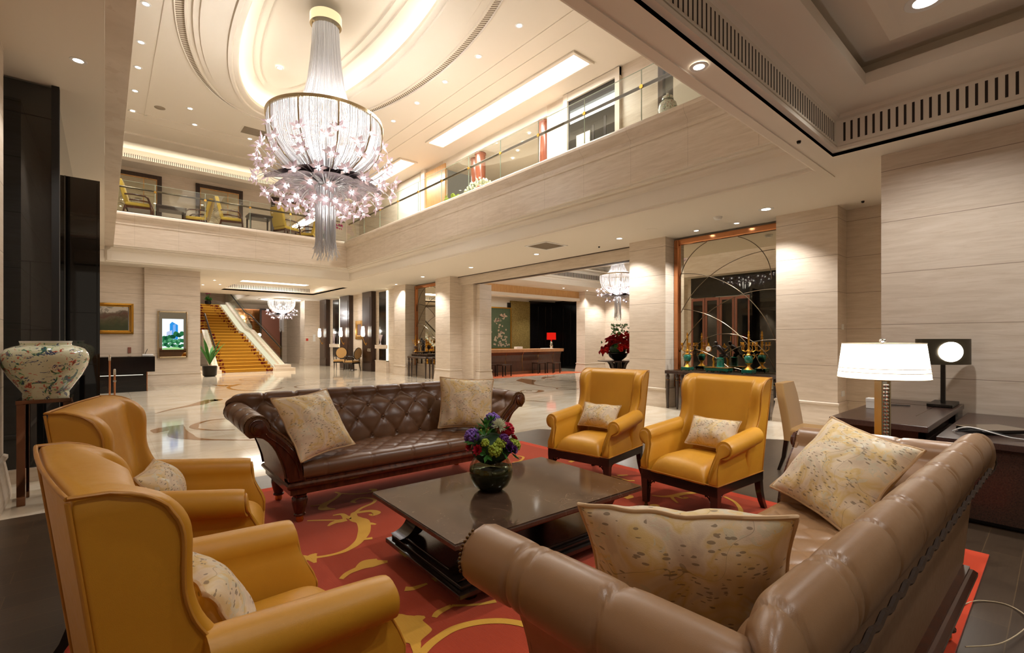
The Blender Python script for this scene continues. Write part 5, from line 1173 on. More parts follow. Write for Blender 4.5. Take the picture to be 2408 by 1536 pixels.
m = MB(); NS = 56; m.loft([[(r*cos(2*PI*i/NS), r*sin(2*PI*i/NS), z) for i in range(NS)] for r, z in ((.262,.615),(.258,.655),(.258,.655),(.234,.855))], True, False, False); m.build('shade', M['shade'], t, smooth=60)
m = MB(); 
for r, z in ((.260,.658),(.256,.685)): m.tube([(r*cos(2*PI*i/NS), r*sin(2*PI*i/NS), z) for i in range(NS+1)], .0025, 5)
for r, z in ((.263,.615),(.235,.855)): m.tube([(r*cos(2*PI*i/NS), r*sin(2*PI*i/NS), z) for i in range(NS+1)], .003, 5)
m.build('shade_trim', M['creamfab'], t); MB().lathe([(.0,.89),(.018,.885),(.022,.87),(.01,.86),(.01,.85),(.0,.85)], n=14).build('finial', M['chrome'], t, smooth=60)
point('lamp_bulb', (4.12,.83,1.30), 16, NEUT, .06); point('lamp_bulb', (6.72,.84,1.28), 3, NEUT, .05)
# tan office chair
t = empty('dining_chair', (5.93,1.76,.004), -86, 'tan fabric chair with dark legs pulled up to the writing desk', 'chair'); F = M['tan']
rbox(MB(), (-.24,-.25,.36), (.27,.25,.48), .035).build('seat', F, t, smooth=50); m = MB(); rings = []
for k in range(10):
    z = .34+k*.069; x = -.24-.10*(k/9)**1.3; q = .0 if k < 8 else .02*(k-7)
    rings.append([(a, b, z) for a, b in rpoly([(x-.035,-.25+q),(x+.05,-.25+q),(x+.05,.25-q),(x-.035,.25-q)], .02, 3)])
m.loft(rings).build('backrest', F, t, smooth=50)
for s in (-1,1):
    MB().loft([[(x-r,s*.22-r,z),(x+r,s*.22-r,z),(x+r,s*.22+r,z),(x-r,s*.22+r,z)] for x, r, z in ((-.33,.014,0),(-.28,.018,.15),(-.25,.022,.36))]).build('leg', M['ebony'], t)
    MB().loft([[(x-r,s*.21-r,z),(x+r,s*.21-r,z),(x+r,s*.21+r,z),(x-r,s*.21+r,z)] for x, r, z in ((.22,.015,0),(.22,.022,.36))]).build('leg', M['ebony'], t)
for y, z, w_, h_, mt, lab in ((2.43,1.03,.03,.13,'rose','narrow brown switch plate on the side of the pillar by the desk'),(2.43,1.62,.05,.07,'white','pale thermostat high on the side of the pillar by the desk'),(2.43,.50,.07,.07,'white','white socket low on the side of the pillar by the desk')):
    tag(MB().box((9.32,y-.012,z), (9.32+w_*2,y-.001,z+h_*1.3)).build('wall_plate', M[mt], None), lab, 'switch')

# ------------------------------------------------------------------ console tables with ornaments
def console(name, x, y0, y1, label):
    t = empty(name, (x,(y0+y1)/2,0), 0, label, 'console table'); h = (y1-y0)/2; m = MB()
    pts = [(.0,-h),(-.42,-h+.0),(-.42,-h+.32),(-.50,-h+.36),(-.50,h-.36),(-.42,h-.32),(-.42,h),(.0,h)][::-1]
    m.prism(pts, 'z', .735, .80); m.build('tabletop', M['panel'], t, bev=.006)
    m = MB().prism([(a*.97+(-.0), b*.985) for a, b in pts], 'z', .80, .806); m.build('inset_top', M['bronze'], t)
    for px, py in ((-.38,-h+.05),(-.46,-h+.42),(-.46,h-.42),(-.38,h-.05),(-.05,-h+.06),(-.05,h-.06),(-.38,-h+.27),(-.38,h-.27)):
        lg = MB().lathe([(.016,0),(.02,.03),(.034,.56),(.038,.60),(.030,.605),(.036,.615),(.026,.63),(.038,.66),(.038,.69),(.028,.71),(.03,.735)], (px,py,0), 12).build('leg', M['panel'], t, smooth=40)
        MB().lathe([(.0385,.60),(.0385,.608),(.031,.611)], (px,py,0), 12, False).build('collar', M['brass'], lg)
    return t
console('console_table', 9.43, 3.42, 5.53, 'long dark console table on tapered legs in front of the near copper-framed mirror')
console('console_table', 9.51, 15.05, 16.95, 'dark console table on tapered legs in front of the far mirror')
def candelabrum(loc, label, vase, sc=1.0):
    t = empty('candelabrum', loc, 0, label, 'candelabrum', None); G = M['gilt']
    m = MB().box((-.095,-.095,.015), (.095,.095,.075)); 
    for a in (-1,1):
        for b in (-1,1): m.ball((a*.08,b*.08,.012), .016, 6, 4)
    m.build('plinth', vase, t, bev=.006); MB().lathe([(.085,.075),(.075,.085),(.055,.10),(.03,.125),(.022,.15),(.03,.165),(.05,.18)], n=20).build('foot', G, t, smooth=50)
    MB().lathe([(.045,.18),(.058,.20),(.075,.25),(.078,.29),(.062,.32),(.04,.335)], n=24).build('urn', vase, t, smooth=60)
    MB().lathe([(.05,.18),(.062,.195),(.052,.20)], n=20).lathe([(.042,.33),(.05,.345),(.03,.36),(.022,.40),(.036,.42),(.018,.45),(.014,.62),(.022,.64),(.016,.66)], n=16).build('stem', G, t, smooth=50)
    m = MB()
    for s in (-1,1): m.tube([(0,s*.07,.27),(0,s*.10,.30),(0,s*.10,.335),(0,s*.07,.345)], .009, 6)
    m.build('handle', G, t, smooth=60)
    for i in range(5):
        a = 2*PI*i/5+.3; c_, s_ = cos(a), sin(a)
        ar = MB().tube([(.01*c_,.01*s_,.43),(.07*c_,.07*s_,.40),(.12*c_,.12*s_,.43),(.125*c_,.125*s_,.48),(.10*c_,.10*s_,.50),(.13*c_,.13*s_,.52)], .008, 6).build('arm', G, t, smooth=60)
        MB().lathe([(.008,.51),(.034,.525),(.012,.53),(.016,.56),(.022,.575),(.0,.575)], (.13*c_,.13*s_,0), 10).build('cup', G, ar, smooth=50)
    MB().lathe([(.036,.66),(.012,.665),(.018,.70),(.024,.71),(.010,.72),(.018,.75),(.0,.80)], n=12).build('finial', G, t, smooth=50); t.scale = (sc,sc,sc); return t
candelabrum((9.2,5.12,.8095), 'malachite and gilt candelabrum at the left end of the near console table', M['malachite'])
candelabrum((9.2,3.88,.8095), 'malachite and gilt candelabrum at the right end of the near console table', M['malachite'], 1.03)
def clock(loc, label, body, rz=0):
    t = empty('mantel_clock', loc, rz, label, 'clock'); G = M['gilt']
    m = MB().box((-.11,-.23,.03), (.11,.23,.095)); 
    for a in (-1,1):
        for b in (-1,-.33,.33,1): m.ball((a*.09,b*.2,.018), .02, 6, 4)
    m.build('plinth', body, t, bev=.006); MB().box((-.115,-.235,.088), (.115,.235,.1)).build('plinth_band', G, t)
    MB().lathe([(.085,.10),(.075,.115),(.07,.125),(.07,.27),(.078,.28),(.06,.29)], (0,-.03,0), 24).build('pedestal', body, t, smooth=40)
    m = MB().tube([(0,.10,.10),(0,.11,.14),(0,.095,.20),(0,.12,.25),(0,.10,.30)], [.03,.02,.026,.018,.02], 8); m.build('gilt_group', G, t, smooth=60)
    m = MB().tube([(0,-.03,.28),(0,-.05,.33),(.0,-.10,.36),(0,-.06,.42),(0,-.01,.48),(0,.03,.53)], [.03,.045,.05,.045,.055,.04], 10)
    m.ball((-.01,.06,.575), .04, 10, 8); m.tube([(0,.02,.53),(-.03,.10,.50),(-.03,.14,.46)], [.022,.018,.013], 8); m.tube([(0,-.02,.50),(.02,-.12,.45),(0,-.18,.50)], [.022,.016,.012], 8); m.tube([(0,-.08,.36),(0,-.16,.33),(0,-.19,.27)], [.03,.022,.014], 8); m.build('bronze_figure', M['statue'], t, smooth=180)
    q = MB().lathe([(.0,0),(.062,0),(.062,.03),(.0,.03)], n=28); q.xf(Matrix.Translation((-.02,.19,.46))@Matrix.Rotation(-PI/2,4,'Y')); q.tube([(-.03,.19,.525),(-.03,.19,.57)], [.02,.004], 8); q.build('clock_case', G, t, smooth=40)
    q = MB().lathe([(.0,0),(.05,0),(.05,.004),(.0,.004)], n=28); q.xf(Matrix.Translation((-.051,.19,.46))@Matrix.Rotation(-PI/2,4,'Y')); q.build('dial', M['white'], t)
    MB().tube([(-.057,.19,.46),(-.057,.165,.48)], .003, 4).tube([(-.057,.19,.46),(-.057,.20,.49)], .003, 4).build('hands', M['black'], t); return t
clock((9.2,4.45,.808), 'bronze figure clock on a malachite base in the middle of the near console table', M['malachite'])
candelabrum((9.28,16.63,.904), 'gilt candelabrum on the far console table', M['counter'], .95); 
t = empty('display_plinth', (9.28,16.15,.808), 0, 'low carved wooden plinth on the far console table', 'plinth'); m = MB().box((-.13,-.62,.07), (.13,.62,.094)); 
for k in range(14): m.box((-.12,-.6+k*.09,0), (.12,-.57+k*.09,.07))
m.build('body', M['counter'], t)
clock((9.28,16.1,.904), 'dark bronze seated figure on the far console table', M['statue'], 0)

# ------------------------------------------------------------------ north wall: painting, screen, concierge desk, posts
t = empty('framed_painting', (.2,18.45,2.08), 0, 'gilt-framed landscape painting of houses and trees on the far left wall', 'painting')
q = NT('painting_canvas'); p = q.sep(q.obj()); nz = q.noise(q.obj(), 6, 4, .6, .6); n2 = q.noise(q.mapv(q.obj(), (1,1,1), (4,0,2)), 3, 3, .6)
hgt = q.math('ADD', p[2], q.math('MULTIPLY', q.math('SUBTRACT', n2, .5), .5))
col = q.ramp(q.math('ADD', hgt, .5), [(.30, lin(52,58,32)), (.42, lin(74,72,44)), (.50, lin(96,84,66)), (.56, lin(92,62,48)), (.66, lin(106,90,76)), (.72, lin(190,182,170))]); col = q.mix(q.math('MULTIPLY', q.math('GREATER_THAN', nz, .55), .5), col, lin(62,52,30)); q.bsdf(Base_Color=col, Roughness=.4)
MB().box((-.56,-.05,-.36), (.34,-.03,.36)).build('canvas', q.mat, t)
f = MB()
for e, d0, d1 in ((0,-.05,0),(.03,-.09,0),(.07,-.06,0)):
    a, b, z = .64-.2+e*0, 0, 0
    w0 = .47-e; 
    f.box((-.68+e,d0,.36+.10-e-.035), (w0,d1,.36+.10-e)); f.box((-.68+e,d0,-.46+e), (w0,d1,-.46+e+.035)); f.box((-.68+e,d0,-.46+e), (-.68+e+.035,d1,.46-e)); f.box((w0-.035,d0,-.46+e), (w0,d1,.46-e))
f.build('frame', M['gilt'], t, bev=.008)
t = empty('display_screen', (1.626,18.3,1.61), 0, 'mirror-framed screen showing a blue tower above green trees', 'screen')
f = MB().box((-.375,-.06,-.735), (.375,-.02,.735)); f.build('mirror_panel', M['mirror'], t)
f = MB()
for a in ((-.39,-.735,-.345,.735),(.345,-.735,.39,.735),(-.345,.69,.345,.735),(-.345,-.735,.345,-.69)): f.box((a[0],-.08,a[1]), (a[2],-.03,a[3]))
f.build('frame', M['satin'], t, bev=.015)
SC_ = {k: emis('screen_'+k, c, s) for k, c, s in (('sky',(.80,.93,1,1),1.25),('blue',(.03,.30,.80,1),1.0),('lightblue',(.22,.46,.95,1),.95),('pale',(.55,.66,.95,1),.9),('green',(.03,.20,.07,1),.8),('green2',(.10,.36,.17,1),.9),('lawn',(.35,.65,.25,1),1.0),('darkgreen',(.01,.09,.04,1),.8))}
def flat(nm, pts, mt, y): 
    m = MB().prism(pts, 'y', y, y+.002); m.build(nm, SC_[mt], scr)
scr = MB().box((-.27,-.072,-.47), (.275,-.062,.49)).build('lcd', SC_['sky'], t)
flat('tower', [(-.08,-.15),(-.08,.33),(-.02,.40),(.13,.30),(.13,-.15)], 'blue', -.0755); flat('tower_side', [(.0,-.15),(.0,.30),(.07,.34),(.07,-.15)], 'lightblue', -.077); flat('tower', [(-.16,-.15),(-.16,.08),(-.02,.14),(-.02,-.15)], 'pale', -.0785)
r_ = random.Random(4); cnt = 0
for z0, n, s, mts in ((-.10,7,.09,('green','darkgreen')),(-.22,9,.08,('green','green2')),(-.34,9,.07,('green2','darkgreen','green'))):
    for i in range(n):
        x = -.27+.545*(i+.5)/n; hx = s*.9; zc = z0+r_.uniform(-.03,.05)+(.10 if i > n*.55 and z0 > -.15 else 0)
        P = [(max(-.27,min(.275,x+hx*cos(2*PI*k/14)*r_.uniform(.8,1.1))), zc+s*.8*sin(2*PI*k/14)*r_.uniform(.8,1.1)) for k in range(14)]
        cnt += 1; flat('tree', P, mts[i % len(mts)], -.079-cnt*.0003)
flat('lawn', [(-.27,-.47),(.275,-.47),(.275,-.44),(.05,-.39),(-.27,-.42)], 'lawn', -.088)
t = empty('concierge_desk', (.42,17.3,0), 0, 'glossy black cantilevered concierge desk against the far left wall', 'desk')
MB().box((-1.2,-.55,.55), (.66,.45,.98)).build('desktop', M['black'], t, bev=.004); MB().box((-1.2,-.42,0), (.48,.42,.55)).build('body', M['black'], t); MB().box((-1.2,-.43,.46), (.40,-.425,.475)).build('light_strip', emis('desk_led', (1,.95,.8,1), 1.2), t); MB().box((.48,-.42,0), (.50,-.36,.55)).build('corner_strip', M['copper'], t)
t = empty('pen_stand', (.95,17.4,.98), 0, 'white tray with a pen on the right end of the black concierge desk', 'pen stand'); MB().box((-.13,-.09,0), (.13,.09,.05)).build('tray', M['white'], t, bev=.01); MB().tube([(-.06,0,.05),(0,0,.2)], .008, 6).build('pen', M['black'], t)
tag(MB().box((.53,18.425,1.05), (.61,18.448,1.22)).build('notice_plate', M['scarlet'] if 0 else M['rose'], None), 'small reddish notice plate on the wall above the concierge desk', 'plate')
for i, (x, y, h) in enumerate(((.09,14.5,1.10),(.175,14.2,.78))):
    t = empty('stanchion_post', (x,y,0), 0, ['taller','shorter'][i]+' of the two thin polished posts in front of the black concierge desk', 'post')
    MB().lathe([(.14,0),(.14,.012),(.03,.02)], n=24).build('base', M['copper'], t, smooth=40); MB().lathe([(.018,.02),(.018,h-.14)], n=12).build('pole', M['copper'], t, smooth=40); MB().lathe([(.024,h-.14),(.024,h-.02),(.014,h),(.0,h)], n=14).build('cap', M['chrome'], t, smooth=40)
    if i == 1: MB().box((-.03,-.02,h-.3),(.03,.02,h-.26)).build('belt_clip', M['chrome'], t)

# ------------------------------------------------------------------ east lobby wall with pilasters, niches, sconces
sbox('wall_lobby', (9.40,18.13,0), (9.8,33,ZC), M['stone'])
for y0, y1 in ((19.2,20.3),(24.5,25.9)): 
    sbox('wall_plinth', (9.28,y0,0), (9.40,y1,.52), M['stone_p']); sbox('trim_32', (9.26,y0,.49), (9.40,y1,.53), M['stone_p'])
for i, (y0, y1) in enumerate(((20.5,21.5),(23.1,24.3),(26.3,27.3))):
    lab = ['nearest','middle','farthest'][i]
    t = empty('wood_pilaster', (9.40,(y0+y1)/2,0), 0, lab+' dark walnut wall panel behind a sconce on the far lobby wall', 'panel'); h = (y1-y0)/2
    MB().box((-.22,-h,.0), (-.002,h,ZC-.01)).build('panel', M['panel'], t); MB().box((-.235,-h+.12,.45), (-.22,h-.12,3.4)).build('raised_field', M['panel'], t, bev=.012); MB().box((-.23,-h+.02,0), (-.22,h-.02,.36)).build('kick', M['panel'], t)
    s_ = empty('wall_sconce', (9.18,(y0+y1)/2,1.62), 0, lab+' lit glass wall sconce on the dark panels of the far lobby wall', 'wall lamp')
    MB().lathe([(.055,-.05),(.085,.0),(.09,.08),(.06,.42),(.045,.42)], (-.18,0,.02), 18, False).build('shade', M['sconce'], s_, smooth=60)
    MB().tube([(-.0,0,-.35),(-.03,0,-.42),(-.10,0,-.30),(-.17,0,-.12),(-.18,0,-.02)], [.012,.02,.016,.012,.02], 8).build('arm', M['brass'], s_, smooth=60); MB().lathe([(.0,0),(.05,0),(.05,.012),(.0,.02)], n=14).xf(Matrix.Translation((-.005,0,-.35))@Matrix.Rotation(-PI/2,4,'Y')).build('backplate', M['brass'], s_)
    point('sconce_bulb', (8.95,(y0+y1)/2,1.85), 10, WARM, .08)
for i, (y0, y1, ys_) in enumerate(((19.45,20.12,19.32),(25.0,25.82,24.8))):
    lab = ['nearer','farther'][i]
    sbox('wall_niche_'+lab, (9.375,y0,.54), (9.402,y1,3.58), M['black']); sbox('trim_33', (9.37,ys_-.07,.54), (9.405,ys_+.07,3.60), emis('niche_led_'+lab, (1,.93,.66,1), 3.2))
    sbox('shelf_stone', (9.2,y0-.2,1.05), (9.4,y1+.05,1.22), M['stone_p'])
    t = empty('glass_vase', (9.29,(y0+y1)/2,1.22), 0, ['flared pinkish crystal vase in the nearer dark wall niche','tall amber crystal vase in the farther dark wall niche'][i], 'vase')
    MB().lathe([(.06,0),(.05,.02),(.018,.06),(.018,.14),(.04,.2),(.07,.34),(.10,.44)] if i == 0 else [(.07,0),(.05,.03),(.02,.08),(.035,.2),(.045,.4),(.07,.56)], n=20, cap=False).build('body', M['crystal_p'], t, smooth=60)
MB()
t = empty('framed_painting', (9.40,22.24,1.92), 0, 'small portrait-shaped painting in an ornate gilt frame between two dark panels', 'painting')
f = MB()
for a in ((-.45,-.45,-.24,.45),(.24,-.45,.45,.45),(-.24,.26,.24,.45),(-.24,-.45,.24,-.26)): f.box((-.08,a[0],a[1]), (-.005,a[2],a[3]))
f.build('frame', M['gilt'], t, bev=.03, seg=3); MB().box((-.04,-.24,-.26), (-.02,.24,.26)).build('canvas', pmat('small_canvas', lin(150,110,96), lin(92,98,112), 9), t)
def salon_chair():
    t = empty('salon_chair'); W_ = M['ebony']; rbox(MB(), (-.26,-.27,.38), (.28,.27,.48), .035).build('seat', M['tan'], t, smooth=50); MB().box((-.27,-.28,.33), (.28,.28,.39)).build('seat_frame', W_, t, bev=.01)
    m = MB().loft([[(-.30-.10*(.5+.5*sin(a))+dx, .25*k*cos(a), .80+.26*k*sin(a)) for a in [2*PI*i/24 for i in range(24)]] for dx, k in ((-.02,1),(.02,1))]); m.build('backrest', M['tan'], t)
    MB().tube([(-.30-.10*(.5+.5*sin(a)), .26*cos(a), .80+.27*sin(a)) for a in [2*PI*i/24 for i in range(25)]], .02, 6).build('back_frame', W_, t, smooth=60)
    for s in (-1,1):
        MB().tube([(-.36,s*.25,.66),(-.1,s*.29,.68),(.16,s*.29,.67),(.2,s*.28,.62),(.17,s*.27,.5),(.2,s*.26,.38)], .018, 6).build('armrest', W_, t, smooth=60)
        MB().tube([(.24,s*.24,.36),(.25,s*.24,.15),(.27,s*.24,0)], [.026,.018,.013], 6).build('leg', W_, t); MB().tube([(-.24,s*.23,.6),(-.25,s*.23,.3),(-.33,s*.23,0)], [.02,.022,.014], 6).build('leg', W_, t)
    return t
a = salon_chair(); a.location = (8.75,23.1,0); a.rotation_euler = (0,0,math.radians(-120)); tag(a, 'oval-backed salon chair on the left of the pair under the far wall painting', 'chair', 'salon chairs')
dup(a, (8.74,21.66,0), 118, 'oval-backed salon chair on the right of the pair, against the nearest dark panel')
t = empty('side_table', (9.1,22.3,0), 0, 'small round dark table between the two salon chairs', 'side table'); MB().lathe([(.0,.56),(.26,.56),(.26,.59),(.0,.59)], n=24).build('tabletop', M['ebony'], t); MB().lathe([(.16,0),(.15,.02),(.03,.04),(.025,.56)], n=14).build('pedestal', M['ebony'], t)
# silver script on the nearest dark panel
m = MB()
for k in range(4): m.tube([(9.16, 20.85-.09*k-.03*cos(q*.7)*1.2, .98+.07*sin(q*.7)*(1 if k % 2 else .7)) for q in range(10)], .008, 4)
tag(m.build('wall_lettering', M['chrome'], None), 'little silver script lettering on the nearest dark panel', 'lettering')
# hall back walls
sbox('wall_hall_end', (9.0,28.4,0), (9.4,33,ZC), M['stone']); sbox('wall_far', (-2.6,33,0), (12,33.2,5.2), M['stone']); sbox('wall_hall_west', (2.3,18.9,0), (2.36,33,ZC), M['stone_p'])
pillar('pillar_hall', 8.55, 9.4, 27.9, 28.7, ZC)
t = empty('copper_door', (8.1,32.9,0), 0, 'tall coppery door panel at the end of the hall beneath the small chandelier', 'door'); MB().box((-.62,-.06,0), (.45,.0,3.3)).build('leaf', M['rose'], t); MB().box((-.72,-.08,0), (-.62,.0,3.4)).box((.45,-.08,0), (.55,0,3.4)).box((-.62,-.08,3.3), (.45,0,3.4)).build('frame', M['panel'], t); MB().tube([(.36,-.1,.95),(.36,-.1,1.2)], .015, 6).build('handle', M['brass'], t)
t = empty('bronze_screen', (6.75,32.95,.9), 0, 'shiny bronze-tinted mirror panel behind the stair balustrade', 'mirror'); MB().box((-.75,-.03,0), (.75,0,2.4)).build('glass', plain('bronze_mirror', lin(150,104,66), .06, 1.0), t); f = MB().box((-.8,-.05,0), (-.75,0,2.45)).box((.75,-.05,0), (.8,0,2.45)).box((-.75,-.05,2.4), (.75,0,2.45)); f.build('frame', M['copper'], t)
s_ = empty('wall_sconce', (7.35,32.95,1.75), 0, 'glowing sconce on the hall end wall above the stair handrail', 'wall lamp'); MB().ball((0,-.12,.0), .11, 12, 8).build('globe', M['sconce'], s_, smooth=180); MB().box((-.03,-.06,-.1), (.03,0,.1)).build('backplate', M['brass'], s_)
tag(MB().box((8.62,27.88,1.38), (8.74,27.898,1.52)).build('alarm_plate', plain('alarm_red', lin(190,60,40), .4), None), 'small red alarm plate on the hall pillar', 'plate')
tag(MB().box((9.0,27.88,1.35), (9.14,27.898,1.75)).build('wall_sign', M['white'], None), 'small white pictogram sign on the hall pillar', 'sign')

# ------------------------------------------------------------------ grand staircase
t = empty('staircase', (0,0,0), 0, 'carpeted grand staircase with glass balustrade climbing from the far hall', 'staircase')
q = NT('stair_carpet'); p = q.pos(); xs_ = q.sep(p); nz = q.noise(p, 5.5, 3, .55, 1.4)
lft = q.math('LESS_THAN', xs_[0], 4.02); rgt = q.math('GREATER_THAN', q.math('ADD', xs_[0], q.math('MULTIPLY', q.math('SUBTRACT', xs_[1], 23.8), .18)), 5.62)
msk = q.math('MULTIPLY', q.math('MAXIMUM', lft, rgt), q.math('GREATER_THAN', nz, .5)); q.bsdf(Base_Color=q.mix(msk, q.mix(q.noise(p, 160, 2), lin(146,100,26), lin(168,120,40)), lin(92,26,22)), Roughness=.95, Specular_IOR_Level=.1); CP = q.mat
z = 0; y = 23.85
steps = []
for k in range(23):
    xl = 3.72; xr = lerp(6.08,5.42,min(1,k/11)) if k < 12 else lerp(5.36,5.0,(k-12)/10)
    if k >= 12: xl = 2.9
    dep = .26 if k != 11 else .85
    if k >= 12: dep = .30
    MB().box((xl-.02,y,z), (xr+.02,y+dep+.3,z+.147)).build('step', M['stone_p'], t)
    m = MB().box((xl+.02,y-.012,z+.002), (xr-.16,y+dep+.0,z+.153)); m.build('carpet_runner', CP, t, bev=.012)
    MB().box((xl+.02,y-.022,z+.128), (xr-.16,y-.010,z+.152)).build('nosing_highlight', M['rug_gold'], t)  # lighter gold strip paints the bright line light makes along each step edge
    steps.append((xl, xr, y, z+.147)); z += .147; y += dep
zt_ = z; MB().box((2.3,y,zt_-.15), (5.4,33,zt_)).build('landing', M['stone_p'], t)
for sgn in (1,):
    P = []
    for k, (xl, xr, yy, zz) in enumerate(steps): P.append((xr+.10, yy, zz))
    def strip(nm, k0, k1, dx0, dx1, dz0, dz1, mat):
        m = MB(); rings = []
        for k in range(k0, k1):
            x, yy, zz = P[k]; rings.append([(x+dx0,yy,zz+dz0-.15),(x+dx1,yy,zz+dz0-.15),(x+dx1,yy,zz+dz1),(x+dx0,yy,zz+dz1)])
        m.loft(rings).build(nm, mat, t)
    strip('stringer', 0, 23, .02, .24, -.3, .16, M['stone_p'])
    led = emis('stair_led', (1,.93,.64,1), .85)
    strip('led_strip', 0, 23, -.22, .02, .158, .02, led)
    strip('glass_panel', 0, 11, .12, .135, .30, 1.02, M['glass']); strip('glass_panel', 11, 23, .12, .135, .30, 1.02, M['glass'])
    MB().tube([(p[0]+.06, p[1], p[2]+.92) for p in P], .03, 8).build('handrail', M['darkmetal'], t, smooth=60)
MB().box((5.98,23.5,0), (6.6,24.2,.30)).box((5.9,23.35,0), (6.75,24.0,.15)).build('newel_block', M['stone_p'], t); MB().box((3.1,23.5,0), (3.72,24.2,.30)).box((2.95,23.35,0), (3.78,24.0,.15)).build('newel_block', M['stone_p'], t)
m = MB(); rings = []
for k in range(0, 12):
    xl, xr, yy, zz = steps[k]; rings.append([(3.50,yy,zz-.4),(3.72,yy,zz-.4),(3.72,yy,zz+.16),(3.50,yy,zz+.16)])
m.loft(rings).build('stringer', M['stone_p'], t); m = MB()
rings = []
for k in range(0, 12):
    xl, xr, yy, zz = steps[k]; rings.append([(3.70,yy,zz-.02),(3.74,yy,zz-.02),(3.74,yy,zz+.12),(3.70,yy,zz+.12)])
m.loft(rings).build('led_strip', led, t)
MB().tube([(3.62, s__[2], s__[3]+.92) for s__ in steps[:12]], .035, 8).build('handrail', M['bronze'], t, smooth=60)
m = MB(); rings = []
for k in range(0, 12):
    xl, xr, yy, zz = steps[k]; rings.append([(3.60,yy,zz+.16),(3.615,yy,zz+.16),(3.615,yy,zz+1.0),(3.60,yy,zz+1.0)])
m.loft(rings).build('glass_panel', M['glass'], t)
orchid((4.3,30.6,zt_+.01), 'magenta orchids in a dark pot at the head of the far staircase', M['darkmetal'], 'magenta', 1.0, 8, 8)
t = empty('potted_palm', (3.15,22.0,0), 0, 'dark green palm leaves peeking out beside the left stair handrail', 'plant'); MB().lathe([(.18,0),(.24,.05),(.26,.4),(.22,.42)], n=20).build('pot', M['darkmetal'], t, smooth=50); m = MB(); r_ = random.Random(6)
for i in range(12):
    a = 2*PI*i/12+r_.random()*.4; L = r_.uniform(.7,1.1); e = r_.uniform(.5,1.2); prev = None; vs = []; n = 7
    for k in range(n):
        u = k/(n-1); rr = L*.6*u; zz = .45+L*e*u-.7*u*u*L*.7; w_ = .06*sin(PI*min(1,u+.06)); vs += [(rr*cos(a)-w_*sin(a), rr*sin(a)+w_*cos(a), zz+.5*u), (rr*cos(a)+w_*sin(a), rr*sin(a)-w_*cos(a), zz+.5*u)]
    m.add(vs, [(2*k,2*k+1,2*k+3,2*k+2) for k in range(n-1)])
m.build('foliage', PM['leaf'], t)

# ------------------------------------------------------------------ reception hall beyond the portal
m = MB().box((9.62,12.7,3.6), (18.2,14.3,3.75)); m.box((9.62,3.5,3.6), (10.4,12.7,3.75)); m.box((16.0,3.5,3.6), (18.2,12.7,3.75)); m.box((10.2,3.5,4.45), (16.2,12.9,4.55)); m.box((10.3,12.68,3.75), (16.1,12.75,4.45)); m.box((15.98,3.5,3.75), (16.05,12.7,4.45)); m.box((10.38,3.5,3.75), (10.45,12.7,4.45)); struct(m.build('ceiling_reception', M['paint']))
g = MB()
for i in range(80): g.box((10.6+i*.066,12.665,3.92), (10.62+i*.066,12.68,4.1))
struct(g.build('trim_34', M['paint_d'])); m = MB().box((10.4,12.5,3.82), (16,12.68,3.86)).box((10.4,12.3,4.2), (16,12.68,4.24)); struct(m.build('trim_35', M['paint']))
sbox('wall_beam', (9.9,14.25,3.30), (16.2,14.45,3.6), M['honey']); sbox('trim_36', (9.9,14.2,3.18), (16.2,14.6,3.30), M['paint'])
m = MB().box((9.9,14.6,3.42), (17.9,17.2,3.5)); struct(m.build('ceiling_counter', M['paint']))
t = empty('ceiling_light', (12.6,15.4,3.42), 0, 'long slim light slot in the ceiling above the reception counter', 'ceiling light'); MB().box((-2.4,-.22,-.02), (2.4,.22,-.005)).build('diffuser', M['panel_l'], t); MB().box((-2.5,-.3,-.03), (2.5,-.22,0)).box((-2.5,.22,-.03), (2.5,.3,0)).build('frame', M['paint'], t)
sbox('wall_reception_back', (9.9,17.2,0), (17.9,17.3,3.42), M['paint']); sbox('wall_reception_side', (17.7,14.6,0), (17.8,17.2,3.42), M['black'])
sbox('wall_reception_west', (10.25,13.98,0), (10.35,17.2,3.6), M['stone'])
q = NT('gold_mosaic'); v = q.n('ShaderNodeTexVoronoi', Vector=q.obj(), Scale=60.0).outputs[1]; q.bsdf(Base_Color=q.mix(v, lin(96,78,36), lin(190,164,98)), Roughness=.35, Metallic=.5)
sbox('wall_mosaic', (14.62,17.12,0), (15.85,17.2,3.3), q.mat); sbox('wall_black', (15.85,17.1,0), (17.7,17.2,3.35), M['black']); sbox('wall_black_gap', (14.45,17.12,0), (14.62,17.2,3.2), M['black'])
g = MB()
for x in (16.4,16.9,17.3): g.box((x,17.08,.2), (x+.02,17.1,3.1))
for y in (16.6,16.1,15.5,14.9): g.box((17.68,y,.2), (17.7,y+.02,3.1))
struct(g.build('trim_37', M['bronze']))
pillar('pillar_reception', 16.2, 17.8, 13.9, 14.4, 3.6); sbox('wall_reception_east', (18.1,3.5,0), (18.2,14.4,3.6), M['stone']); sbox('wall_reception_return', (17.6,12.2,0), (18.2,13.9,3.6), M['stone'])
sbox('wall_reception_south', (9.9,3.5,0), (18.2,3.6,4.5), M['stone'])
t = empty('reception_counter', (13.6,15.3,0), 0, 'long brown reception counter with a veined stone top and curved front', 'counter')
prof = [(.35,0),(-.32,0),(-.33,.12),(-.30,.3),(-.26,.55),(-.30,.8),(-.36,.92),(.35,.92)]
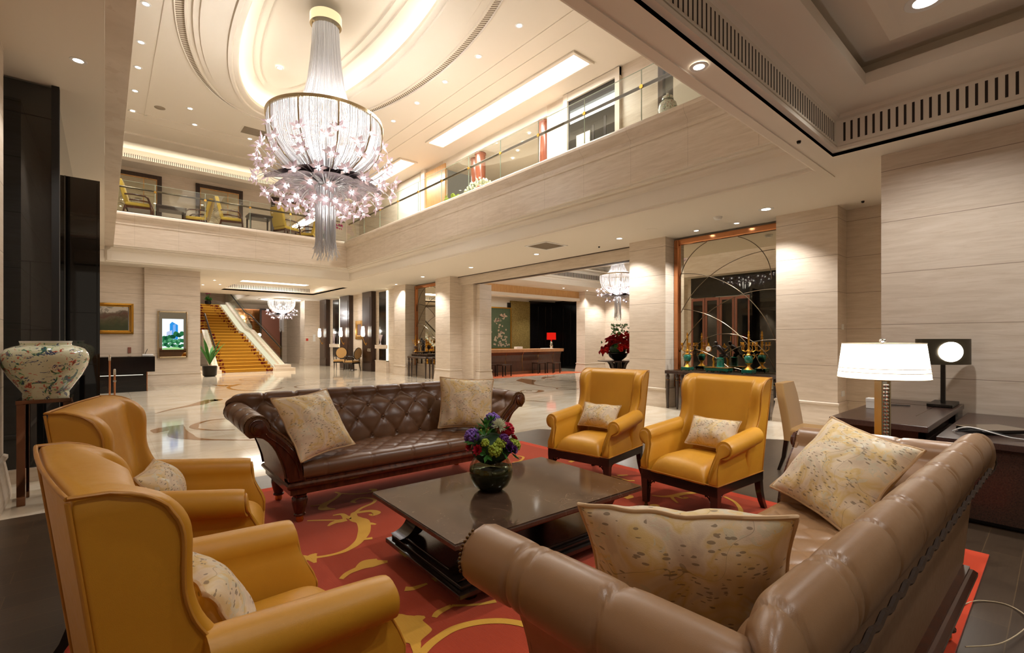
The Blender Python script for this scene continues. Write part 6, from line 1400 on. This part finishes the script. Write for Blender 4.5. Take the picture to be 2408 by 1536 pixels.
MB().loft([[(x,a,z_) for a, z_ in prof] for x in (-3.1,2.2)]).build('body', M['counter'], t); MB().loft([[(x,a,z_) for a, z_ in ((-.42,.92),(.4,.92),(.4,1.05),(-.44,1.05))] for x in (-3.15,2.27)]).build('countertop', pmat('counter_stone', lin(150,106,70), lin(196,150,108), 7), t, bev=.008); MB().box((-3.1,-.35,0), (2.2,-.32,.12)).build('kick', pmat('kick_stone', lin(110,72,48), lin(140,96,66), 7), t)
for k in range(6):
    x = -2.9+k*.92; m = MB().tube([(x, a-.008, z_) for a, z_ in prof[2:7]], .006, 4); m.build('seam', M['brass'], t)
tag(MB().box((10.4,13.9,.0), (16.1,14.92,.012)).build('rug', rug_mat('rug_reception', lin(196,84,40), lin(216,112,60)), None), 'narrow orange-red runner in front of the reception counter', 'rug')
t = empty('framed_painting', (13.9,17.08,1.98), 0, 'large green painting of white birds among blossoms behind the reception counter', 'painting')
MB().box((-.62,-.03,-.92), (.62,0,.92)).build('canvas', pmat('green_canvas', lin(58,70,48), lin(74,84,58), 5), t); f = MB()
for a_ in ((-.68,-.98,-.62,.98),(.62,-.98,.68,.98),(-.62,.92,.62,.98),(-.62,-.98,.62,-.92)): f.box((a_[0],-.06,a_[1]), (a_[2],0,a_[3]))
f.build('frame', M['gilt'], t, bev=.008)
m = MB(); r_ = random.Random(12)
for bx, bz, s in ((-.28,.30,1),(.28,.52,-1)):
    for i in range(26):
        a = r_.uniform(0,2*PI); L = r_.uniform(.08,.26); m.add([(bx,-.034,bz),(bx+L*cos(a)+s*.1,-.034,bz+L*.6*sin(a)+.04),(bx+L*cos(a+.25)+s*.1,-.034,bz+L*.6*sin(a+.25)+.04)], [(0,1,2)])
for i in range(60):
    x, z_ = r_.gauss(.05,.22), r_.gauss(-.45,.25)
    if abs(x) > .55 or abs(z_) > .88: continue
    for k in range(5): a = 2*PI*k/5; m.add([(x,-.033,z_),(x+.045*cos(a),-.033,z_+.045*sin(a)),(x+.045*cos(a+.8),-.033,z_+.045*sin(a+.8))], [(0,1,2)])
m.build('birds_and_blossom', pmat('bird_white', lin(206,196,170), lin(190,130,104), 4), t)
def stool(loc, label):
    t = empty('stool', loc, 0, label, 'stool', 'stools at the reception counter'); MB().box((-.24,-.2,.42), (.24,.2,.47)).build('seat', M['wenge'], t, bev=.015)
    for a in (-1,1):
        for b in (-1,1): MB().box((a*.21-.018,b*.17-.018,0), (a*.21+.018,b*.17+.018,.42)).build('leg', M['ebony'], t)
for x, y, lab in ((11.35,14.64,'stool at the left end of the reception counter, behind another'),(11.95,14.4,'front stool of the left pair at the reception counter'),(14.1,14.66,'stool of the right pair nearest the counter front'),(14.75,14.42,'front stool of the right pair at the reception counter')): stool((x,y,.012), lab)
t = empty('table_lamp', (15.5,15.3,1.05), 0, 'red-shaded lamp with silver ball base on the end of the reception counter', 'lamp'); MB().loft([[(s1*h,s2*h,z_) for s1, s2 in ((-1,-1),(1,-1),(1,1),(-1,1))] for h, z_ in ((.15,.40),(.145,.72))], True, False, False).build('shade', M['scarlet'], t); MB().lathe([(.09,0),(.08,.03),(.05,.05),(.09,.12),(.05,.19),(.07,.25),(.04,.31),(.02,.42)], n=18).build('base', M['chrome'], t, smooth=60)
t = empty('paper_box', (13.4,15.2,1.05), 0, 'small white box on the reception counter below the painting', 'box'); MB().box((-.16,-.1,0), (.16,.1,.1)).build('body', M['white'], t, bev=.006)
t = empty('papers', (15.1,15.2,1.05), 0, 'loose white papers on the reception counter left of the red lamp', 'papers'); MB().box((-.3,-.12,0), (.3,.1,.02)).build('sheets', M['white'], t)
t = empty('pedestal_table', (13.1,9.8,0), 0, 'round dark table on a fluted flaring pedestal in the reception hall', 'table'); MB().lathe([(.0,.72),(.66,.72),(.68,.735),(.66,.75),(.0,.75)], n=48).build('tabletop', M['panel'], t, smooth=40)
for k in range(8):
    a = 2*PI*k/8; m = MB(); rings = []
    for r0, z_ in ((.22,0),(.19,.2),(.20,.4),(.26,.6),(.34,.72)): rings.append([((r0+dr)*cos(a)-dt*sin(a), (r0+dr)*sin(a)+dt*cos(a), z_) for dr, dt in ((-.03,-.05),(.03,-.05),(.03,.05),(-.03,.05))])
    m.loft(rings).build('leg', M['panel'], t)
MB().lathe([(.26,0),(.26,.03),(.15,.04),(.12,.72)], n=24).build('core', M['ebony'], t)
t = empty('flower_bowl', (13.1,9.8,.75), 0, 'black bowl overflowing with red flowers and green sprigs in the reception hall', 'flowers'); MB().lathe([(.13,0),(.15,.02),(.28,.12),(.34,.24),(.33,.26),(.0,.22)], n=36).build('bowl', M['black'], t, smooth=50)
r_ = random.Random(21)
for j in range(44):
    m = MB(); az = r_.uniform(0,2*PI); el = r_.uniform(-.25,1.15); R_ = r_.uniform(.34,.56); c_ = Vector((R_*cos(az)*cos(el)*1.12, R_*sin(az)*cos(el)*1.12, .38+R_*.95*sin(el)))
    for i in range(7): bloom(m, c_+Vector((r_.uniform(-.1,.1), r_.uniform(-.1,.1), r_.uniform(-.08,.08))), c_-Vector((0,0,.2)), .085, 'rose', r_)
    m.build('red_bloom', PM['red' if j % 3 else 'crimson'], t)
m = MB()
for i in range(46):
    a = r_.uniform(0,2*PI); c_ = Vector((r_.uniform(-.25,.25)+.05, r_.uniform(-.25,.25), r_.uniform(.85,1.2))); bloom(m, c_, (cos(a), sin(a), .8), .07, 'leaf', r_)
for i in range(24):
    a = r_.uniform(0,2*PI); bloom(m, (.5*cos(a), .5*sin(a), .3+r_.random()*.4), (cos(a), sin(a), .3), .08, 'leaf', r_)
m.build('foliage', PM['leaf'], t); MB().ball((0,0,.36), .26, 16, 10, (.28,.28,.22)).build('flower_base', PM['darkleaf'], t, smooth=180)

# ------------------------------------------------------------------ lighting: the lamps the place has
point('chandelier_bulbs', (3.48,9.98,5.35), 850, NEUT, .5); point('chandelier_bulbs', (3.48,9.98,4.15), 60, NEUT, .25); point('chandelier_bulbs', (3.48,9.98,6.6), 25, NEUT, .3)
point('chandelier_bulbs', (13.1,9.8,3.2), 230, NEUT, .25); point('chandelier_bulbs', (7.35,27.9,2.9), 260, NEUT, .25)
for y in (8.6,11.9,16.5): area('trough_lamp', (8.28,y,7.8), .5, 130, NEUT, sy=2.4)
area('trough_lamp', (5.83,23.2,3.98), 2.6, 190, WARM, sy=.8); area('trough_lamp', (12.6,15.4,3.3), 4, 60, WARM, sy=.4)
area('dome_lamp', (3.5,9.92,8.2), 1.6, 60, WARM, sy=7)
